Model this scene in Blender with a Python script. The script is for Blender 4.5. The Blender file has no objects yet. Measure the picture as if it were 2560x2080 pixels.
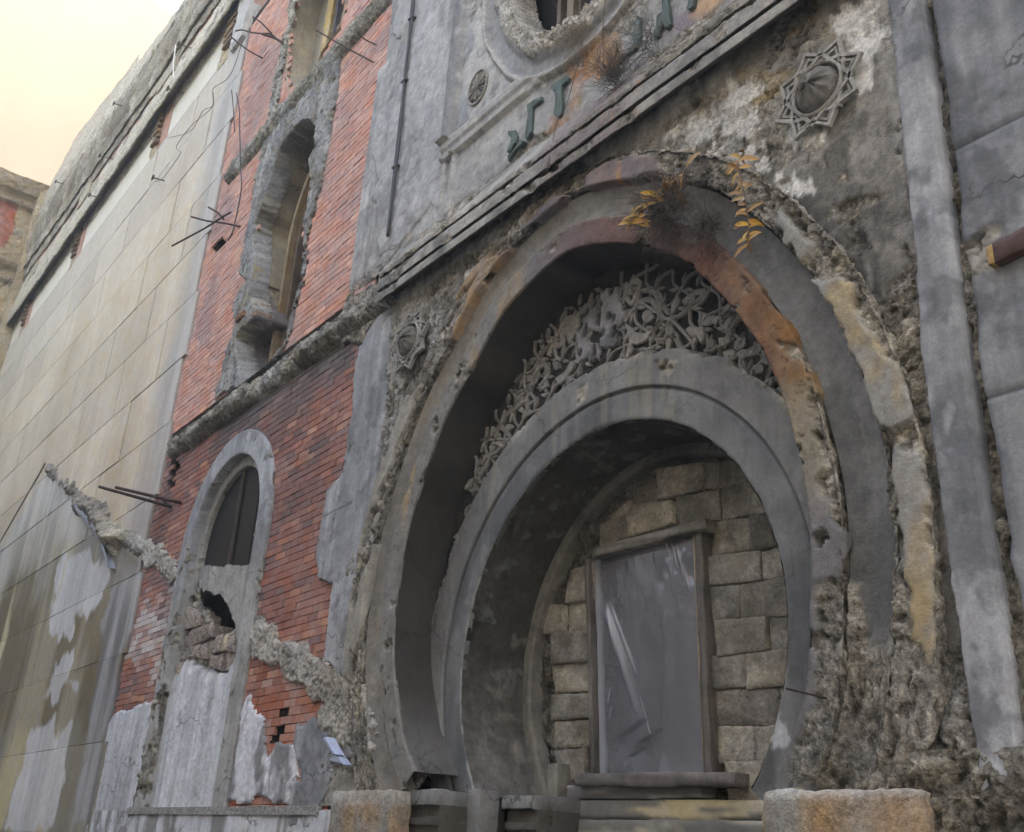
import bpy, math, random
import numpy as np
from mathutils import Matrix, Vector
random.seed(7); rng = np.random.default_rng(11)
scene = bpy.context.scene
COL = scene.collection
# ------------------------------------------------------------------ camera
cam_d = bpy.data.cameras.new('camera'); cam = bpy.data.objects.new('camera', cam_d); COL.objects.link(cam)
cam_d.sensor_fit = 'HORIZONTAL'; cam_d.sensor_width = 36.0; cam_d.lens = 36.0 * 2579.205 / 2560.0
cam_d.clip_start = 0.05; cam_d.clip_end = 2000
RM = Matrix(((0.60878333, 0.28429033, 0.74064962, 0), (0.79151423, -0.28089657, -0.54277283, -4.2), (0.05374087, 0.91666576, -0.39602499, 1.6), (0, 0, 0, 1)))
cam.matrix_world = RM
scene.camera = cam
# ------------------------------------------------------------------ sky, sun, exposure
SUN = Vector((0.24, 0.70, 0.46)).normalized()          # towards the sun: behind the facade, so the street side is in shade
world = bpy.data.worlds.new('World'); scene.world = world; world.use_nodes = True
wn = world.node_tree.nodes; wl = world.node_tree.links
sky = wn.new('ShaderNodeTexSky'); sky.sky_type = 'NISHITA'; sky.sun_disc = False
sky.sun_elevation = math.asin(SUN.z); sky.sun_rotation = math.atan2(SUN.x, SUN.y)
sky.air_density = 1.0; sky.dust_density = 4.0; sky.ozone_density = 0.6
wn['Background'].inputs['Strength'].default_value = 0.15
wl.new(sky.outputs[0], wn['Background'].inputs['Color'])
sl = bpy.data.lights.new('sun', 'SUN'); sl.energy = 2.4; sl.angle = math.radians(0.53); sl.color = (1.0, 0.93, 0.82)
so = bpy.data.objects.new('sun', sl); COL.objects.link(so)
so.rotation_euler = SUN.to_track_quat('Z', 'Y').to_euler(); so.location = (20, 20, 60)
scene.view_settings.view_transform = 'Standard'; scene.view_settings.look = 'None'
scene.view_settings.exposure = 3.2; scene.view_settings.gamma = 1.0
scene.view_settings.use_white_balance = True; scene.view_settings.white_balance_temperature = 7050; scene.view_settings.white_balance_tint = 10   # balanced for open shade
scene.view_settings.use_curve_mapping = False
# ------------------------------------------------------------------ survey of the facade, metres (x along the wall, z up), measured on each surface
T = {
 'arch': [(-6.59,2.153),(-6.795,2.4),(-6.939,2.703),(-7.02,2.894),(-7.079,3.149),(-7.091,3.473),(-7.065,3.801),(-6.996,4.109),(-6.814,4.513),(-6.59,4.92),(-6.305,5.19),(-5.912,5.581),(-5.529,5.726),(-5.169,5.805),(-4.89,5.747),(-4.593,5.629),(-4.274,5.451),(-3.978,5.234),(-3.829,5.071),(-3.676,4.874),(-3.567,4.723),(-3.442,4.524),(-3.313,4.285),(-3.236,4.077),(-3.167,3.834),(-3.113,3.571),(-3.087,3.346),(-3.089,3.061),(-3.106,2.902),(-3.128,2.668),(-3.152,2.479),(-3.187,2.351),(-3.252,2.225),(-3.346,2.064)],
 'ob_purple': [(-4.861,6.325),(-4.673,6.329),(-4.499,6.265),(-4.172,6.118),(-4.072,5.947),(-4.11,5.922),(-4.266,5.989),(-4.298,5.979),(-4.495,6.018),(-4.865,6.201)],
 'ob_left1': [(-5.249,6.344),(-5.092,6.29),(-5.172,6.177),(-5.501,6.21),(-5.635,6.217),(-5.425,6.293)],
 'ob_left2': [(-5.762,6.151),(-5.78,6.019),(-6.042,5.986),(-6.199,5.804),(-6.391,5.622),(-6.518,5.563),(-6.583,5.598),(-6.472,5.73),(-6.257,5.883),(-6.09,5.986),(-5.943,6.106)],
 'ob_yel1': [(-2.95,4.575),(-2.694,4.462),(-2.681,4.284),(-2.611,4.117),(-2.576,4.005),(-2.465,3.877),(-2.424,3.694),(-2.444,3.592),(-2.558,3.569),(-2.629,3.649),(-2.667,3.825),(-2.73,4.053),(-2.817,4.302),(-2.875,4.462)],
 'ob_yel2': [(-2.555,3.51),(-2.446,3.423),(-2.402,3.239),(-2.424,2.917),(-2.413,2.907),(-2.428,2.737),(-2.459,2.505),(-2.491,2.474),(-2.494,2.578),(-2.564,2.586),(-2.548,2.763),(-2.557,2.867),(-2.549,2.977),(-2.563,3.199),(-2.57,3.376)],
 'ob_up': [(-3.134,5.158),(-3.032,4.964),(-2.929,4.797),(-3.005,4.716),(-3.125,4.923),(-3.152,5.046)],
 'bb_broken': [(-2.985,3.929),(-2.911,3.914),(-2.855,3.707),(-2.803,3.434),(-2.812,3.188),(-2.837,3.112),(-2.951,3.243),(-2.952,3.352),(-3.008,3.374),(-3.002,3.573),(-2.997,3.768)],
 'bb_broken2': [(-3.066,2.933),(-2.968,2.928),(-2.878,2.905),(-2.843,2.849),(-2.852,2.66),(-2.882,2.515),(-2.875,2.406),(-2.889,2.3),(-3.086,2.028),(-3.328,1.976),(-3.219,2.197),(-3.133,2.354),(-3.082,2.536),(-3.085,2.745)],
 'bb_gap': [(-4.388,5.742),(-4.222,5.658),(-4.245,5.412),(-4.354,5.477)],
 'bb_gap2': [(-3.35,4.772),(-3.247,4.726),(-3.198,4.589),(-3.223,4.548),(-3.308,4.668)],
 'mass': [(-3.07,2.379),(-3.125,2.31),(-3.18,2.19),(-3.224,2.084),(-3.287,1.971),(-2.552,1.948),(-2.326,2.061),(-2.332,2.281),(-2.311,2.636),(-2.378,2.66),(-2.456,2.33),(-2.549,2.172),(-2.641,2.163),(-2.781,2.197),(-2.864,2.377),(-2.963,2.428)],
 'mass2': [(-2.552,1.954),(-2.489,2.054),(-2.325,2.067),(-2.168,2.092),(-2.164,2.306),(-2.084,2.312),(-2.158,1.805),(-2.584,1.799)],
 'strip': [(-7.944,6.439),(-7.747,6.43),(-7.71,5.929),(-7.686,5.503),(-7.694,5.182),(-7.667,4.629),(-7.748,4.348),(-7.727,3.925),(-7.708,3.526),(-7.763,3.166),(-7.815,3.038),(-7.874,2.937),(-8.227,3.094),(-8.261,3.337),(-8.256,3.609),(-8.287,3.789),(-8.587,3.93),(-8.687,4.181),(-8.657,4.551),(-8.634,4.774),(-8.35,4.85),(-8.338,5.126),(-8.309,5.537),(-8.361,5.973),(-8.335,6.214)],
 'wp1': [(-3.501,6.344),(-3.302,6.303),(-3.259,6.132),(-3.33,5.999),(-3.299,5.855),(-3.455,5.848),(-3.569,6.019),(-3.548,6.215)],
 'wp2': [(-4.071,6.324),(-3.715,6.254),(-3.624,6.013),(-3.696,5.927),(-3.908,6.103),(-4.103,6.246)],
 'wp3': [(-3.982,6.134),(-3.835,6.1),(-3.695,5.965),(-3.432,5.772),(-3.24,5.576),(-3.06,5.381),(-2.947,5.218),(-3.027,5.205),(-3.201,5.401),(-3.387,5.636),(-3.563,5.823)],
 'wp4': [(-2.724,6.318),(-2.426,6.204),(-2.439,5.858),(-2.561,5.676),(-2.603,5.68),(-2.595,5.884),(-2.684,6.115)],
 'wp5': [(-3.088,5.86),(-3.007,5.809),(-3.016,5.683),(-2.886,5.569),(-3.067,5.63)],
 'wp6': [(-6.369,6.219),(-6.276,6.132),(-6.399,6.039),(-6.521,5.922),(-6.613,5.836),(-6.639,5.903),(-6.481,6.018),(-6.47,6.207)],
 'sp_grey1': [(-2.726,5.506),(-2.54,5.571),(-2.401,5.352),(-2.429,5.0),(-2.579,4.967),(-2.695,5.018),(-2.722,5.183),(-2.672,5.274)],
 'sp_grey2': [(-2.939,5.314),(-2.8,5.27),(-2.732,5.07),(-2.792,4.984),(-2.928,5.174)],
 'sp_grey3': [(-2.652,4.933),(-2.418,4.922),(-2.407,4.6),(-2.517,4.614),(-2.67,4.747)],
 'sp_grey4': [(-3.079,6.384),(-3.019,6.354),(-3.046,5.943),(-3.108,5.934)],
 'sp_frz': [(-4.937,6.674),(-4.488,6.62),(-3.804,6.573),(-3.517,6.536),(-3.562,6.411),(-3.882,6.405),(-4.09,6.395),(-4.181,6.35),(-4.319,6.403),(-4.377,6.305),(-4.943,6.473)],
 'sp_frz2': [(-7.89,6.527),(-6.59,6.472),(-6.021,6.513),(-5.742,6.565),(-5.987,6.496),(-6.055,6.369),(-6.237,6.388),(-6.731,6.454),(-7.054,6.382),(-7.528,6.388),(-7.753,6.368),(-7.916,6.219)],
 'gpanel': [(-8.726,11.392),(-8.516,10.395),(-8.29,10.135),(-8.217,9.276),(-8.628,9.242),(-8.612,8.74),(-8.443,8.427),(-8.351,8.228),(-8.503,8.059),(-8.341,7.932),(-8.257,7.527),(-8.124,7.19),(-7.772,7.137),(-7.54,7.174),(-7.193,7.328),(-7.091,7.205),(-7.004,6.981),(-7.057,8.326),(-6.992,10.011)],
 'gp_patch': [(-8.492,10.438),(-8.241,10.326),(-8.236,10.203),(-8.439,10.253)],
 'fr_or1': [(-4.979,7.688),(-4.803,7.647),(-4.631,7.49),(-4.483,7.29),(-4.589,7.221),(-4.718,7.261),(-4.889,7.328),(-4.991,7.479)],
 'fr_or2': [(-5.218,7.634),(-5.071,7.517),(-5.043,7.299),(-5.056,7.146),(-5.208,7.015),(-5.309,7.028),(-5.417,7.109),(-5.404,7.233),(-5.216,7.182),(-5.165,7.38)],
 'fr_pur': [(-4.042,7.36),(-3.851,7.278),(-3.733,7.069),(-3.796,6.997),(-4.029,7.076),(-4.108,7.225)],
 'fr_or3': [(-3.806,7.213),(-3.699,7.221),(-3.554,7.11),(-3.644,7.047),(-3.763,7.077)],
 'fr_br1': [(-5.209,7.032),(-5.015,7.104),(-4.984,7.036),(-5.127,6.982)],
 'fr_br2': [(-5.702,7.214),(-5.483,7.166),(-5.395,7.096),(-5.517,7.038),(-5.999,7.015),(-6.093,7.033),(-5.874,7.146)],
 'oc_hole': [(-6.069,9.455),(-6.043,9.147),(-5.972,8.893),(-5.858,8.67),(-5.701,8.44),(-5.508,8.253),(-5.33,8.186),(-5.138,8.133),(-4.916,8.141),(-4.759,8.177),(-4.646,8.297)],
 'oc_out': [(-6.707,9.864),(-6.646,9.491),(-6.604,9.185),(-6.415,8.783),(-6.178,8.439),(-5.811,8.055),(-5.579,7.968),(-5.314,7.872)],
 'letter0': [(-5.962,7.423),(-5.879,7.39),(-5.832,7.293),(-5.843,7.231),(-5.908,7.201),(-5.94,7.178),(-5.963,7.208),(-5.93,7.265),(-5.919,7.328),(-5.963,7.385)],
 'letter1': [(-5.937,7.091),(-5.944,7.146),(-5.839,7.186),(-5.779,7.224),(-5.72,7.175),(-5.743,7.155),(-5.836,7.151)],
 'letter2': [(-5.704,7.541),(-5.6,7.535),(-5.523,7.523),(-5.504,7.465),(-5.595,7.468),(-5.628,7.466),(-5.631,7.358),(-5.632,7.223),(-5.694,7.173),(-5.723,7.211),(-5.696,7.296),(-5.691,7.429)],
 'letter3': [(-5.374,7.525),(-5.348,7.541),(-5.198,7.526),(-5.164,7.486),(-5.18,7.452),(-5.245,7.448),(-5.24,7.345),(-5.225,7.253),(-5.241,7.164),(-5.276,7.146),(-5.325,7.209),(-5.317,7.361),(-5.33,7.45),(-5.365,7.482)],
 'letter4': [(-4.375,7.536),(-4.349,7.532),(-4.326,7.475),(-4.331,7.399),(-4.32,7.313),(-4.364,7.235),(-4.39,7.219),(-4.487,7.246),(-4.557,7.21),(-4.575,7.229),(-4.531,7.274),(-4.478,7.271),(-4.412,7.3),(-4.409,7.425),(-4.396,7.495)],
 'letter5': [(-4.113,7.584),(-4.056,7.54),(-4.021,7.325),(-4.006,7.192),(-4.038,7.175),(-4.079,7.212),(-4.091,7.286),(-4.098,7.252),(-4.135,7.179),(-4.168,7.182),(-4.189,7.219),(-4.161,7.306),(-4.144,7.371),(-4.102,7.387),(-4.097,7.476)],
 'letter6': [(-3.822,7.342),(-3.761,7.294),(-3.784,7.2),(-3.825,7.187),(-3.852,7.228),(-3.845,7.268)],
 'pilas_l': [(-2.317,6.124),(-2.336,5.846),(-2.346,5.463),(-2.355,5.201),(-2.304,5.068),(-2.313,4.822),(-2.359,4.651),(-2.372,4.373),(-2.307,4.105),(-2.389,3.919),(-2.464,3.868),(-2.451,3.668),(-2.406,3.41),(-2.378,3.169),(-2.362,2.978),(-2.399,2.742),(-2.341,2.608),(-2.354,2.394),(-2.337,2.198),(-2.348,2.06)],
 'pilas_r': [(-2.132,5.982),(-2.133,5.701),(-2.127,5.321),(-2.143,4.827),(-2.187,4.472),(-2.188,4.259),(-2.164,4.056),(-2.155,3.817),(-2.14,3.57),(-2.139,3.299),(-2.131,3.04),(-2.132,2.873),(-2.133,2.667),(-2.133,2.502),(-2.193,2.341),(-2.203,2.128),(-2.201,2.049)],
 'side_l': [(-2.106,5.995),(-2.107,5.442),(-2.116,4.935),(-2.123,4.481),(-2.118,4.074),(-2.123,3.74),(-2.114,3.42),(-2.118,3.121),(-2.117,2.88),(-2.097,2.773),(-2.106,2.572)],
 'side_break': [(-2.143,4.454),(-2.038,4.44),(-2.009,4.471),(-1.925,4.448),(-1.939,4.401),(-1.997,4.384),(-1.98,4.332),(-1.926,4.272),(-1.979,4.227),(-2.081,4.232),(-2.149,4.276)],
 'ped_r': [(-3.275,1.971),(-2.528,1.95),(-2.538,1.797),(-3.332,1.786)],
 'ped_l': [(-7.657,2.034),(-6.644,2.025),(-6.594,1.744),(-7.71,1.729)],
 'scar_low': [(-14.219,5.362),(-13.353,5.146),(-12.78,4.928),(-12.391,4.69),(-12.295,4.492),(-12.576,4.519),(-13.163,4.786),(-14.022,5.073)],
 'scar_mid': [(-10.068,3.647),(-9.685,3.645),(-9.343,3.489),(-8.991,3.354),(-8.744,3.295),(-8.463,3.19),(-8.201,3.105),(-7.871,2.923),(-7.719,2.975),(-7.464,2.771),(-7.38,2.615),(-7.257,2.211),(-7.444,2.217),(-7.625,2.394),(-7.811,2.453),(-8.055,2.543),(-8.229,2.66),(-8.14,2.76),(-8.438,2.879),(-8.7,2.93),(-9.073,3.08),(-9.485,3.273),(-9.842,3.344)],
 'grey_low': [(-8.655,2.62),(-8.279,2.63),(-8.08,2.532),(-7.691,2.397),(-7.789,2.252),(-8.055,2.223),(-7.859,2.211),(-7.871,2.045),(-8.13,1.777),(-8.536,1.774),(-8.574,2.094),(-8.37,2.116),(-8.542,2.29),(-8.644,2.428)],
 'white_low': [(-9.814,2.958),(-9.581,2.826),(-9.367,2.722),(-9.223,2.455),(-9.143,2.269),(-9.016,2.487),(-8.744,2.446),(-8.527,2.343),(-8.412,2.156),(-8.57,2.081),(-8.599,1.978),(-9.857,1.995),(-9.87,2.41),(-9.886,2.848)],
 'lower_hole': [(-8.974,2.788),(-8.912,2.593),(-8.951,2.491),(-9.126,2.419),(-9.218,2.54),(-9.116,2.591),(-9.057,2.716)],
 'metal_hole': [(-7.984,2.488),(-7.626,2.4),(-7.569,2.154),(-7.691,2.176),(-7.816,2.253)],
 'crack_hole': [(-8.396,2.104),(-8.227,2.126),(-8.014,2.172),(-8.084,2.123),(-8.199,2.025),(-8.242,2.076)],
 'white_left': [(-13.915,3.042),(-13.322,3.079),(-12.593,3.1),(-12.564,2.95),(-12.477,2.601),(-12.5,2.076),(-12.474,1.668),(-13.874,1.649),(-14.058,2.285),(-14.062,2.872)],
 'wall_eff': [(-13.617,4.307),(-13.211,4.331),(-12.807,4.11),(-12.577,3.882),(-12.642,3.695),(-13.258,3.887),(-12.848,3.563),(-13.166,3.517),(-13.492,3.67),(-13.566,4.007)],
 'n_hole': [(-11.866,4.337),(-11.667,4.313),(-11.491,4.236),(-11.177,4.147),(-10.994,4.025),(-10.823,3.923),(-10.654,3.771),(-10.715,3.742),(-10.887,3.712),(-11.073,3.705),(-11.191,3.713),(-11.27,3.854),(-11.379,3.971),(-11.418,4.064),(-11.646,4.122),(-11.721,4.198),(-11.941,4.315)],
 'n_cavity': [(-12.783,4.626),(-12.139,4.465),(-11.866,4.337),(-10.994,4.025),(-10.654,3.771),(-10.578,3.621),(-10.482,3.371),(-10.501,3.194),(-10.774,3.249),(-11.201,3.372),(-11.873,3.519),(-12.245,3.575),(-12.381,3.945),(-12.305,4.254),(-12.65,4.498)],
 'nb0': [(-12.231,4.205),(-11.844,4.115),(-11.794,3.913),(-12.135,3.909)],
 'nb1': [(-11.828,4.08),(-11.634,4.02),(-11.6,3.895),(-11.76,3.885)],
 'nb2': [(-11.984,3.865),(-11.41,3.877),(-11.356,3.707),(-11.819,3.692)],
 'nb3': [(-11.403,3.861),(-11.197,3.841),(-11.16,3.705),(-11.331,3.696)],
 'nb4': [(-12.144,3.837),(-11.927,3.834),(-11.908,3.703),(-12.08,3.659)],
 'nb5': [(-11.829,3.67),(-11.603,3.675),(-11.579,3.532),(-11.805,3.572)],
 'nb6': [(-11.599,3.666),(-11.366,3.685),(-11.32,3.488),(-11.554,3.521)],
 'nb7': [(-11.335,3.704),(-11.099,3.698),(-11.092,3.545),(-11.244,3.495)],
 'nb8': [(-11.058,3.693),(-10.873,3.699),(-10.891,3.515),(-11.079,3.514)],
 'nb9': [(-10.834,3.694),(-10.721,3.687),(-10.723,3.51),(-10.894,3.523)],
 'nb10': [(-10.689,3.654),(-10.52,3.589),(-10.492,3.469),(-10.685,3.506)],
 'nb11': [(-11.122,3.481),(-10.778,3.465),(-10.748,3.302),(-11.112,3.368)],
 'nb12': [(-10.768,3.486),(-10.51,3.471),(-10.48,3.303),(-10.694,3.303)],
 'nb13': [(-12.183,3.646),(-11.966,3.646),(-11.933,3.531),(-12.157,3.547)],
 'nb14': [(-12.159,3.507),(-11.917,3.498),(-11.936,3.358),(-12.116,3.375)],
 'lan_sur': [(-9.933,11.217),(-9.85,10.445),(-9.893,10.115),(-9.891,9.614),(-9.914,9.384),(-9.96,8.93),(-10.042,8.622),(-10.069,8.199),(-10.02,7.739),(-10.043,7.75),(-10.133,7.353),(-10.179,7.094),(-10.254,6.932),(-10.665,6.871),(-11.112,6.856),(-11.391,6.841),(-12.288,6.936),(-12.397,7.064),(-12.139,7.211),(-12.246,7.606),(-11.982,7.866),(-12.211,8.253),(-11.945,8.59),(-12.241,8.813),(-12.278,9.194),(-12.207,9.586),(-12.19,9.984),(-12.283,10.395),(-12.229,10.704),(-12.319,11.279),(-11.85,11.168),(-11.47,11.275),(-11.061,11.238),(-10.708,11.34)],
 'lan_hole': [(-10.599,10.451),(-10.868,10.577),(-11.058,10.571),(-11.357,10.588),(-11.518,10.463),(-11.596,10.234),(-11.732,9.876),(-11.809,9.65),(-11.948,9.457),(-11.756,8.847),(-11.701,8.482),(-11.731,8.495),(-11.596,8.192),(-11.371,7.906),(-11.34,7.753),(-11.742,7.772),(-11.886,7.685),(-11.782,7.481),(-11.574,7.197),(-11.445,6.882),(-11.068,6.862),(-10.665,6.871),(-10.245,6.971),(-10.201,7.166),(-10.145,7.531),(-10.043,7.75),(-10.086,8.184),(-10.226,8.598),(-10.209,9.063),(-10.222,9.264),(-10.372,9.645),(-10.272,9.839),(-10.34,10.135)],
 'lan_post': [(-11.057,10.188),(-11.297,10.028),(-11.445,9.707),(-11.572,9.404),(-11.455,8.496),(-11.289,8.422),(-11.353,9.167),(-11.293,9.523),(-11.165,9.902),(-11.003,10.077)],
 'lan_post2': [(-11.104,10.188),(-11.394,10.027),(-11.483,9.675),(-11.553,9.342),(-11.478,8.72),(-11.456,8.348),(-11.45,7.887),(-11.417,7.29),(-11.204,7.28),(-11.171,7.752),(-11.245,8.403),(-11.234,8.857),(-11.258,9.248),(-11.187,9.651),(-11.013,10.029)],
 'lan_brick': [(-11.991,8.075),(-11.203,7.845),(-11.053,7.691),(-11.341,7.692),(-11.842,7.894)],
 'rec_hole': [(-11.869,14.009),(-11.962,13.585),(-11.983,13.114),(-11.934,12.604),(-11.76,11.874),(-11.43,11.393),(-11.077,11.291),(-10.717,11.375),(-10.581,11.563),(-10.194,11.653),(-10.07,11.871),(-10.222,12.686)],
 'rec_post': [(-11.23,13.632),(-11.201,13.13),(-11.204,12.574),(-11.175,12.101),(-11.034,12.12),(-10.991,12.418),(-10.997,12.974),(-11.042,13.481)],
 'wall_h1': [(-13.792,9.908),(-13.665,10.05),(-13.244,9.917),(-13.148,9.829),(-13.247,9.707),(-13.443,9.744)],
 'wall_h2': [(-13.615,6.411),(-13.355,6.436),(-13.291,6.184),(-13.37,5.927),(-13.59,6.004)],
 'ledge_mid': [(-13.856,6.906),(-11.458,6.738),(-9.711,6.676),(-8.039,6.544)],
 'ledge_up': [(-13.37,11.266),(-11.875,11.505),(-10.067,11.461),(-8.924,11.376)],
 'ledge_fill': [(-8.715,7.005),(-8.184,6.853),(-8.12,6.695),(-7.934,6.543),(-7.933,6.381),(-8.343,6.253),(-8.706,6.39),(-8.587,6.457),(-9.027,6.705),(-8.817,6.853)],
 'scar_smear': [(-15.138,5.743),(-14.576,5.556),(-13.854,5.277),(-13.858,5.085),(-14.538,5.33),(-15.106,5.527)],
 'scar_top': [(-21.665,8.546),(-20.843,8.265),(-19.994,7.853),(-18.716,7.338),(-17.225,6.735),(-16.418,6.427),(-15.554,5.954),(-14.927,5.696),(-14.518,5.508),(-14.868,5.477),(-15.192,5.386),(-15.522,5.449),(-15.952,5.729),(-16.786,6.107),(-17.553,6.489),(-18.366,6.785),(-18.467,7.009),(-19.718,7.508),(-21.003,8.113)],
 'flashing': [(-18.109,6.722),(-17.316,6.442),(-16.659,6.123),(-15.752,5.757),(-15.308,5.49),(-14.997,5.37),(-15.29,5.383),(-15.802,5.668),(-16.562,6.027),(-17.356,6.411)],
 'gable_l': [(-21.646,8.508),(-24.271,7.38),(-24.707,7.19)],
 'rw_white1': [(-18.614,5.798),(-18.284,5.992),(-16.995,5.719),(-16.649,5.705),(-15.246,5.121),(-15.465,4.896),(-15.639,4.708),(-16.025,4.597),(-16.648,4.785),(-16.689,4.394),(-18.084,4.57),(-18.313,5.191)],
 'rw_white2': [(-17.181,4.033),(-16.325,4.132),(-16.298,3.775),(-15.74,3.563),(-17.421,3.565)],
 'rw_white3': [(-17.892,3.039),(-16.827,3.073),(-15.661,3.047),(-15.568,2.528),(-15.38,1.626),(-18.06,1.589),(-17.946,2.374)],
 'rw_grey': [(-14.994,4.843),(-13.949,4.894),(-13.78,4.28),(-13.929,3.793),(-14.017,2.728),(-13.918,1.646),(-14.654,1.636),(-14.987,3.345),(-15.102,4.352)],
 'rodA1': [(-13.365,5.751),(-12.1,5.325)],
 'rod_a1': [(-14.63,6.144),(-13.221,5.672)],
 'rod_a2': [(-14.051,6.011),(-12.873,5.646)],
 'rod_a3': [(-13.245,5.677),(-13.372,5.796)],
 'rod_b1': [(-13.854,9.802),(-13.463,9.819),(-13.09,9.846),(-12.857,9.936),(-12.771,10.051)],
 'rod_b2': [(-13.704,10.316),(-13.303,10.097),(-12.964,9.951),(-12.585,9.759)],
 'rod_b3': [(-13.295,10.323),(-13.016,10.114),(-12.835,9.925)],
 'rod_c1': [(-13.606,12.785),(-13.412,12.394),(-13.207,11.94),(-13.081,11.65)],
 'rod_d1': [(-13.803,13.967),(-13.558,13.688),(-13.292,13.413),(-12.976,13.127)],
 'rod_d2': [(-13.766,14.091),(-13.644,14.062),(-13.3,13.797),(-12.984,13.581),(-12.758,13.452),(-12.626,13.327)],
 'rod_d3': [(-13.151,13.974),(-12.94,13.751),(-12.774,13.535),(-12.734,13.456)],
 'rod_e1': [(-12.525,13.161),(-12.282,12.979),(-11.965,12.657)],
 'rod_f1': [(-10.036,11.352),(-9.546,10.859),(-8.926,10.257)],
 'rod_g1': [(-9.208,10.847),(-9.144,10.736),(-8.879,10.49)],
 'rod_h1': [(-13.238,12.475),(-13.015,12.063),(-12.879,11.639),(-12.554,10.737),(-12.376,10.215),(-12.457,9.575),(-12.66,9.513)],
 'rod_wire1': [(-13.309,13.623),(-13.684,13.107),(-14.539,13.4),(-14.414,12.942),(-15.468,13.216),(-16.24,13.214),(-15.921,12.885),(-16.45,12.831),(-16.976,12.889),(-17.45,13.131)],
 'rod_wire2': [(-14.499,13.304),(-14.434,12.988),(-15.053,13.276),(-15.609,13.196),(-17.106,13.95)],
 'rod_wire3': [(-19.768,15.769),(-19.169,15.237),(-18.241,14.581)],
 'rod_hook1': [(-3.123,2.404),(-3.052,2.378)],
 'rod_hang1': [(-4.939,7.636),(-4.959,7.436),(-5.05,7.075),(-5.123,6.962),(-5.141,6.754),(-5.159,6.549),(-5.133,6.429)],
 'rod_hang2': [(-4.689,7.951),(-4.714,7.801),(-4.725,7.511),(-4.666,7.372),(-4.645,7.245)],
 'eye0': [(-18.211,17.068)],
 'eye1': [(-18.19,15.863)],
 'eye2': [(-29.642,19.804)],
 'eye3': [(-23.708,17.347)],
 'eye4': [(-23.652,16.123)],
 'eye5': [(-17.972,13.542)],
 'eye6': [(-23.61,18.938)],
 'beam': [(-1.944,4.298),(-1.797,4.305)],
 'pipe': [(-8.005,10.763),(-7.97,10.206),(-7.964,9.51),(-7.932,8.618),(-7.927,7.997),(-7.919,7.306)],
 'pl1': [(-3.814,5.79),(-3.851,5.672),(-3.895,5.608),(-3.989,5.584),(-4.034,5.532),(-4.063,5.447),(-4.107,5.408)],
 'pl2': [(-3.336,5.635),(-3.364,5.567),(-3.341,5.495),(-3.302,5.369),(-3.259,5.243),(-3.224,5.09),(-3.194,4.977),(-3.176,4.882),(-3.157,4.788)],
 'clump1': [(-3.89,5.628)],
 'clump2': [(-3.622,5.305)],
 'clump3': [(-4.447,6.985)],
 'clump4': [(-4.274,7.037)],
 'clump5': [(-5.028,7.845)],
 'starR': [(-2.822,5.815)],
 'starL': [(-7.271,5.862)],
 'rosette': [(-6.544,8.299)],
 'blk0': [(-4.739,3.602),(-4.288,3.55),(-4.29,3.372),(-4.737,3.403)],
 'blk1': [(-4.268,3.546),(-4.128,3.562),(-4.089,3.353),(-4.27,3.374)],
 'blk2': [(-4.737,3.392),(-4.488,3.362),(-4.483,3.156),(-4.722,3.158)],
 'blk3': [(-4.46,3.357),(-4.09,3.343),(-4.079,3.109),(-4.456,3.142)],
 'blk4': [(-4.658,3.143),(-4.251,3.113),(-4.256,2.91),(-4.652,2.913)],
 'blk5': [(-4.225,3.11),(-4.055,3.101),(-4.056,2.891),(-4.231,2.902)],
 'blk6': [(-4.708,2.914),(-4.426,2.899),(-4.429,2.706),(-4.707,2.71)],
 'blk7': [(-4.406,2.901),(-4.057,2.882),(-4.07,2.679),(-4.41,2.689)],
 'blk8': [(-4.7,2.705),(-4.188,2.665),(-4.188,2.454),(-4.693,2.48)],
 'blk9': [(-4.175,2.664),(-4.072,2.66),(-4.085,2.453),(-4.182,2.454)],
 'blk10': [(-4.694,2.47),(-4.389,2.447),(-4.405,2.252),(-4.687,2.252)],
 'blk11': [(-4.376,2.446),(-4.134,2.437),(-4.147,2.243),(-4.393,2.242)],
 'blk12': [(-4.614,2.24),(-4.208,2.231),(-4.27,2.0),(-4.596,2.002)],
 'blk13': [(-4.687,3.854),(-4.371,3.802),(-4.374,3.595),(-4.694,3.612)],
 'blk14': [(-4.35,3.809),(-4.166,3.807),(-4.127,3.569),(-4.354,3.58)],
 'blk15': [(-4.976,4.089),(-4.613,4.068),(-4.613,3.85),(-4.687,3.866),(-4.701,3.875),(-4.979,3.882)],
 'blk16': [(-4.598,4.058),(-4.232,4.084),(-4.193,3.813),(-4.598,3.852)],
 'blk17': [(-5.205,4.361),(-4.751,4.304),(-4.756,4.109),(-5.189,4.14)],
 'blk18': [(-4.735,4.294),(-4.613,4.28),(-4.612,4.086),(-4.74,4.111)],
 'blk19': [(-4.598,4.276),(-4.364,4.26),(-4.276,4.049),(-4.605,4.084)],
 'blk20': [(-5.551,4.16),(-5.07,4.086),(-5.056,3.923),(-5.512,3.907)],
 'blk21': [(-5.844,4.068),(-5.532,4.104),(-5.511,3.894),(-5.838,3.883)],
 'blk22': [(-5.498,4.279),(-5.084,4.317),(-5.053,4.12),(-5.479,4.144)],
 'blk23': [(-5.037,4.116),(-4.593,4.069),(-4.6,3.893),(-5.023,3.928)],
 'blk24': [(-5.714,4.119),(-5.515,4.191),(-5.497,4.122),(-5.695,4.062)],
 'blk25': [(-5.068,4.3),(-4.763,4.295),(-4.753,4.108),(-5.037,4.141)],
 'blk26': [(-6.207,3.497),(-5.9,3.476),(-5.893,3.251),(-6.215,3.269)],
 'blk27': [(-6.375,3.289),(-5.911,3.242),(-5.903,3.022),(-6.381,3.049)],
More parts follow.
